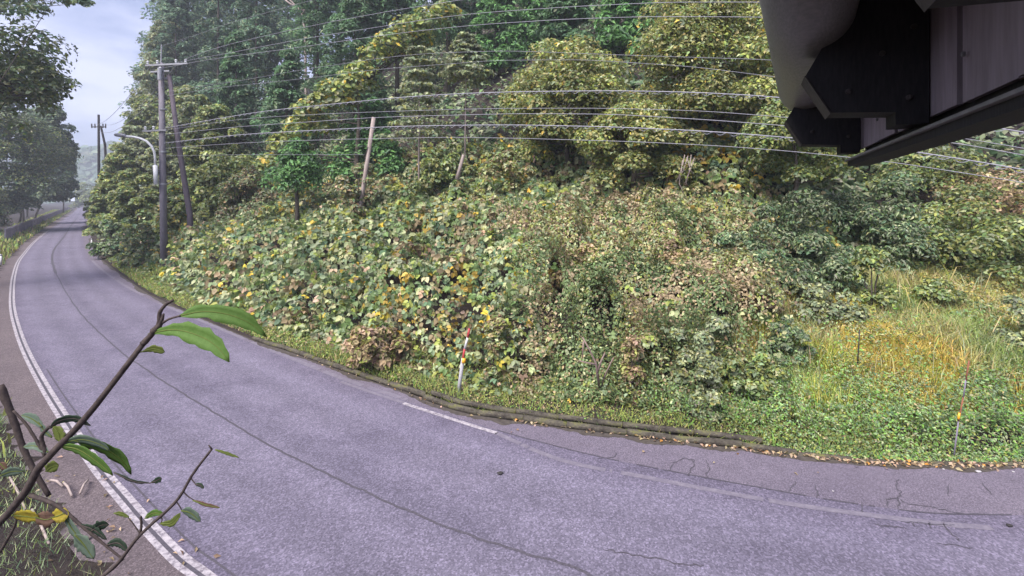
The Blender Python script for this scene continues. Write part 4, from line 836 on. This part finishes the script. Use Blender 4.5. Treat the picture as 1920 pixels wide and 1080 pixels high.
c = (g1 - g0) * 1.2; MB().tube([c - gd * .008, c + gd * .008], .1225, 40).build('bracket', M['black_wood'], gut, True)

# ------------------------------------------------------------------ sapling in front of the camera
SD = 1.5
sap = thing('sapling', 'leafy brown-stemmed sapling close to the camera at lower left', 'sapling', A(-1.9, 1.6, 0)); sb0 = A(-1.9, 1.6, 0)
def stem(pts, r0, r1, nm='branch', dep=SD):
    p = [(P(a, b, dep + (c[0] if c else 0)) - sb0) for a, b, *c in pts]; q = cat(p, 24) if len(p) > 2 else np.array(p)
    MB().tube(q, np.linspace(r0, r1, len(q)), 10, True, .3, rng).build(nm, M['twig'], sap, True)
mp_ = [A(0, 0, -.1) + sb0, sb0 + A(.05, .05, 1.6), P(-170, 1150, 1.55), P(-60, 1040, 1.52)]
q = [p - sb0 for p in mp_] + [P(a, b, SD) - sb0 for a, b in [(0, 978), (40, 935), (66, 890), (85, 858), (118, 830), (165, 778), (220, 708), (272, 640)]]
q = cat(q, 60); MB().tube(q, np.interp(np.arange(60), [0, 20, 40, 59], [.03, .022, .016, .008]), 12, True, .1, rng).build('stem', M['twig'], sap, True)
stem([(268, 645), (286, 625), (298, 606), (300, 585), (312, 570), (325, 563)], .009, .004)
stem([(288, 622), (300, 608), (307, 588)], .012, .003)
stem([(0, 722), (22, 778), (48, 850), (92, 930)], .011, .007, dep=1.62)
stem([(150, 1110), (215, 1062), (262, 1004), (330, 940), (362, 888), (397, 842)], .006, .0035, dep=1.45)
stem([(262, 1004), (265, 985), (264, 968)], .004, .003, dep=1.45); stem([(397, 842), (391, 834)], .003, .0015, dep=1.45)
stem([(56, 928), (110, 950), (160, 992), (232, 1050)], .006, .003); stem([(86, 850), (78, 820), (92, 800)], .006, .005); stem([(86, 856), (52, 800), (25, 770)], .005, .003)
stem([(0, 1035), (28, 985), (30, 955)], .005, .003, dep=1.6)
lm = {}
def leafm(nm, c1, c2, vein=(.2, .28, .1), holes=True):
    def f(t, bs, out):
        n = noise(t, 45, 6, .8); n2 = noise(t, 190, 4, .8)
        b = ramp(t, n, [(.3, c1), (.7, c2)]); b = mixc(t, ramp(t, n2, [(.62, (0, 0, 0)), (.70, (.8, .8, .8))]), b, vein)
        t.links.new(b, bs.inputs['Base Color']); bump(t, bs, n2, .3, .003)
        tr = N(t, 'ShaderNodeBsdfTranslucent'); t.links.new(b, tr.inputs['Color']); mxs = N(t, 'ShaderNodeMixShader'); mxs.inputs[0].default_value = .3
        t.links.new(bs.outputs[0], mxs.inputs[1]); t.links.new(tr.outputs[0], mxs.inputs[2]); t.links.new(mxs.outputs[0], out.inputs['Surface'])
    return mat(nm, f, rough=.65, spec=.22)
lm['g'] = leafm('sapling_leaf', (.075, .150, .030), (.120, .205, .050)); lm['b'] = leafm('dull_leaf', (.10, .14, .11), (.16, .21, .16)); lm['y'] = leafm('yellow_leaf', (.22, .16, .035), (.44, .37, .04), (.12, .07, .04)); lm['br'] = leafm('brown_leaf', (.12, .07, .05), (.2, .12, .09), (.08, .05, .04)); lm['o'] = leafm('olive_leaf', (.10, .13, .03), (.16, .19, .05)); lm['d'] = leafm('dark_leaf', (.03, .05, .035), (.06, .09, .06))
def leaf(spine, w, m_, tw=0.0, fold=.25, dep=SD, ragged=.22, peak=.5, ddep=0.0, stalk=None):
    r = np.random.default_rng(int(spine[0][0] * 7 + spine[0][1])); n = 15; p = cat([A(a, b, 0) for a, b in spine], n); V = []; k = np.linspace(0, 1, n)
    for i in range(n):
        d = nrm(p[min(i + 1, n - 1)] - p[max(i - 1, 0)]); nn = A(-d[1], d[0], 0); s = (k[i] ** (peak / (1 - peak + 1e-6) * .75)) * (1 - k[i]) ** .75 * 2.2; s = min(s, 1.0) * w / 2 + .6
        D_ = dep + ddep * k[i]
        for sd in (-1, -.5, 0, .5, 1):
            e = s * abs(sd) * (1 + (ragged * (r.random() - .5) * 2 if abs(sd) == 1 else 0)); c = p[i] + nn * e * np.sign(sd)
            V.append(P(c[0], c[1], D_ + (-fold * abs(sd) * s + tw * sd * s) / FPX * D_ * 1.0) - sb0)
    F = [[i * 5 + j, i * 5 + j + 1, (i + 1) * 5 + j + 1, (i + 1) * 5 + j] for i in range(n - 1) for j in range(4)]
    o = new_obj('leaf', mesh('leaf', V, F, lm[m_], True), sap); sm = o.modifiers.new('thick', 'SOLIDIFY'); sm.thickness = .0004
    rb = MB().tube([V[i * 5 + 2] + A(0, -.0008, 0) for i in range(n)], np.linspace(.0019, .0007, n), 6); rb.build('midrib', M['twig'] if m_ in 'd' else lm['o'], o, True)
stem([(300, 608), (318, 598), (338, 592)], .004, .003)
for q_ in ([(342, 920), (352, 930), (364, 938)], [(330, 940), (336, 948), (341, 957)], [(262, 1000), (250, 982), (240, 970)], [(300, 968), (304, 974), (301, 982)], [(358, 896), (362, 902), (367, 908)]): stem(q_, .002, .0012, dep=1.45)
leaf([(330, 594), (380, 584), (430, 590), (470, 607), (500, 632)], 46, 'g', -.35, .3, ddep=.06, peak=.56)
leaf([(278, 626), (325, 618), (370, 628), (405, 648), (430, 679)], 62, 'g', -.3, .35, peak=.62, ddep=-.06)
leaf([(264, 660), (288, 654), (309, 660)], 24, 'o', .2, peak=.66)
leaf([(112, 836), (150, 844), (190, 872), (212, 892)], 24, 'g', .3); leaf([(140, 826), (190, 838), (228, 862), (246, 890)], 30, 'g', .4, ddep=.05); leaf([(118, 830), (155, 824), (190, 834), (206, 846)], 20, 'b', .5)
leaf([(92, 804), (112, 789), (142, 785), (170, 798)], 15, 'd', .6); leaf([(100, 800), (110, 812), (114, 830)], 26, 'o', .3); leaf([(80, 800), (60, 785), (40, 778)], 22, 'b', .3); leaf([(92, 848), (66, 836), (44, 838)], 20, 'b', .4); leaf([(98, 820), (84, 808), (72, 790)], 14, 'b')
leaf([(24, 966), (48, 968), (74, 972)], 30, 'y', .3); leaf([(66, 968), (84, 974), (104, 970)], 36, 'br', .1); leaf([(96, 970), (112, 966), (128, 958)], 34, 'y', -.2)
leaf([(86, 884), (96, 876), (110, 872)], 26, 'o', .2)
leaf([(150, 984), (178, 994), (200, 1012)], 15, 'd', .3); leaf([(172, 995), (190, 985), (204, 984)], 22, 'd', .4); leaf([(200, 1022), (222, 1018), (240, 1034)], 18, 'd', .2); leaf([(118, 955), (135, 990), (176, 1040)], 20, 'b', .2); leaf([(140, 1002), (158, 1022), (176, 1048)], 40, 'b', .3)
leaf([(214, 962), (228, 964), (242, 970)], 9, 'o', dep=1.45); leaf([(272, 972), (288, 962), (308, 964)], 14, 'g', dep=1.45); leaf([(300, 982), (322, 980), (338, 962)], 15, 'o', dep=1.45); leaf([(340, 957), (358, 962), (376, 978)], 22, 'b', .3, dep=1.45); leaf([(362, 938), (385, 946), (412, 952)], 8, 'br', dep=1.45); leaf([(404, 843), (424, 850), (448, 858)], 6, 'o', dep=1.45); leaf([(366, 908), (376, 910), (382, 916)], 9, 'd', dep=1.45)
leaf([(214, 886), (250, 902), (282, 906)], 6, 'd', .5); leaf([(280, 906), (292, 902), (303, 896)], 20, 'd', .2, peak=.7); leaf([(0, 892), (22, 884), (44, 884)], 20, 'b', .3, dep=1.62); leaf([(0, 868), (6, 874), (12, 880)], 18, 'br', .3, dep=1.62)
# straw stalks and twigs lying by the path
for i, (a, b_) in enumerate([((18, 895), (48, 955)), ((60, 955), (92, 1020)), ((120, 905), (135, 930)), ((150, 925), (165, 900)), ((95, 900), (118, 912))]):
    p0, p1 = G(*a, .08), G(*b_, .05); MB().tube([p0, (p0 + p1) / 2 + A(0, 0, .04), p1], .018, 6).build('straw_stalk', M['pale_bark'], None, True, p0, label=['pale straw stalk lying highest in the left grass', 'pale straw stalk lying low in the left corner grass', 'short dry twig on the path edge, nearest the yellow leaf', 'short dry twig on the path nearest the white line', 'short dry twig at the grass edge behind the sapling stem'][i], category='twig')

# ------------------------------------------------------------------ small things on the road, litter
def lump(px, py, s, m_, name, label, cat_, flat=.5):
    c = G(px, py); r = np.random.default_rng(int(px)); V = []; F = []
    for i in range(6):
        for j in range(8):
            th = math.pi * i / 5; ph = 2 * math.pi * j / 8; q = .8 + .4 * r.random(); V.append((s * q * math.sin(th) * math.cos(ph), s * q * math.sin(th) * math.sin(ph) * .7, s * flat * (math.cos(th) * q * .8 + .7)))
    for i in range(5):
        for j in range(8): F.append([i * 8 + j, i * 8 + (j + 1) % 8, (i + 1) * 8 + (j + 1) % 8, (i + 1) * 8 + j])
    new_obj(name, mesh(name, V, F, M[m_], True), None, c + A(0, 0, .006), label=label, category=cat_)
lump(938, 889, .06, 'clod', 'mud_clod', 'dark clod lying alone on the asphalt', 'clod', .4)
lump(1893, 987, .045, 'clod', 'mud_clod', 'small dark clod near the right frame edge', 'clod', .4)
lump(1835, 886, .05, 'stone', 'pebble', 'largest pale pebble on the shoulder near the weeds', 'pebble', .4); lump(1769, 881, .025, 'stone', 'pebble', 'small pale pebble left of the largest one', 'pebble'); lump(1830, 873, .03, 'stone', 'pebble', 'pale pebble at the weed edge above the largest', 'pebble'); lump(1900, 886, .025, 'stone', 'pebble', 'small pale pebble nearest the right frame edge', 'pebble'); lump(1562, 922, .02, 'stone', 'pebble', 'tiny pale pebble on the shoulder left of the main crack', 'pebble')
r = np.random.default_rng(77); n = 2600
s = r.random(n); kk = (s * (len(kl) - 1)).astype(int); kfull = cat(kerb_l, 2000); kfull = kfull[(kfull[:, 1] < 16)]; kk = (r.random(n) ** .8 * (len(kfull) - 1)).astype(int); c = offset(kfull, 0)[kk]; tt = nrm(np.gradient(kfull[:, :2], axis=0))[kk]; o = np.where(r.random(n) < .85, r.normal(size=n) * .09 + .02, -r.random(n) * .8); c[:, 0] += -tt[:, 1] * o; c[:, 1] += tt[:, 0] * o
px = pxof(c[:, 0], c[:, 1]); k = (r.random(n) < np.interp(px, [400, 1000, 1550, 1920], [.15, .2, 1, 1])) & ((o > -.12) | (r.random(n) < .12)); c = c[k]; n = len(c); c[:, 2] = .012 + .03 * r.random(n)
V, F, C = leaf_arrays(c, nrm(A(0, 0, 1) + r.normal(size=(n, 3)) * .35), .05 + .06 * r.random(n), pal([(PK, 3), (TAN, 3), (BR, 2), (ORG, 1)], n, r), .6, .2, 0, False, r)
new_obj('fallen_leaves', mesh('fallen_leaves', V, F, M['leaf'], False, C), kind='stuff', label='fallen orange and tan leaves along the far kerb')
r = np.random.default_rng(78); n = 900; X = r.uniform(-9, -1.5, n); Y = r.uniform(3, 10, n); d_ = vdist(X, Y); k = (d_ > -.8) & (d_ < .9) & (r.random(n) < np.exp(-np.abs(d_) * 2)); X, Y = X[k], Y[k]; n = len(X)
V, F, C = leaf_arrays(np.stack([X, Y, np.full(n, .03)], 1), nrm(A(0, 0, 1) + r.normal(size=(n, 3)) * .4), .05 + .07 * r.random(n), pal([(PK, 2), (TAN, 4), (BR, 3), (PALE, 1)], n, r), .5, .2, 0, False, r)
new_obj('leaf_litter', mesh('leaf_litter', V, F, M['leaf'], False, C), kind='stuff', label='dry leaf litter at the edge of the path')

# ------------------------------------------------------------------ haze
hz = MB().box((-160, 240, 44), (470, 330, 46.5)).build('haze', None, None, kind='stuff', label='thin blue autumn haze in the air')
hm = bpy.data.materials.new('haze'); hm.use_nodes = True; t = hm.node_tree; t.nodes.clear(); ou = N(t, 'ShaderNodeOutputMaterial'); pv = N(t, 'ShaderNodeVolumePrincipled'); pv.inputs['Color'].default_value = (.82, .86, 1.0, 1); pv.inputs['Density'].default_value = .0011; pv.inputs['Anisotropy'].default_value = .2
t.links.new(pv.outputs[0], ou.inputs['Volume']); hz.data.materials.clear(); hz.data.materials.append(hm)
print('leaves', NLEAF, 'tris', sum(len(m.polygons) for m in bpy.data.meshes))
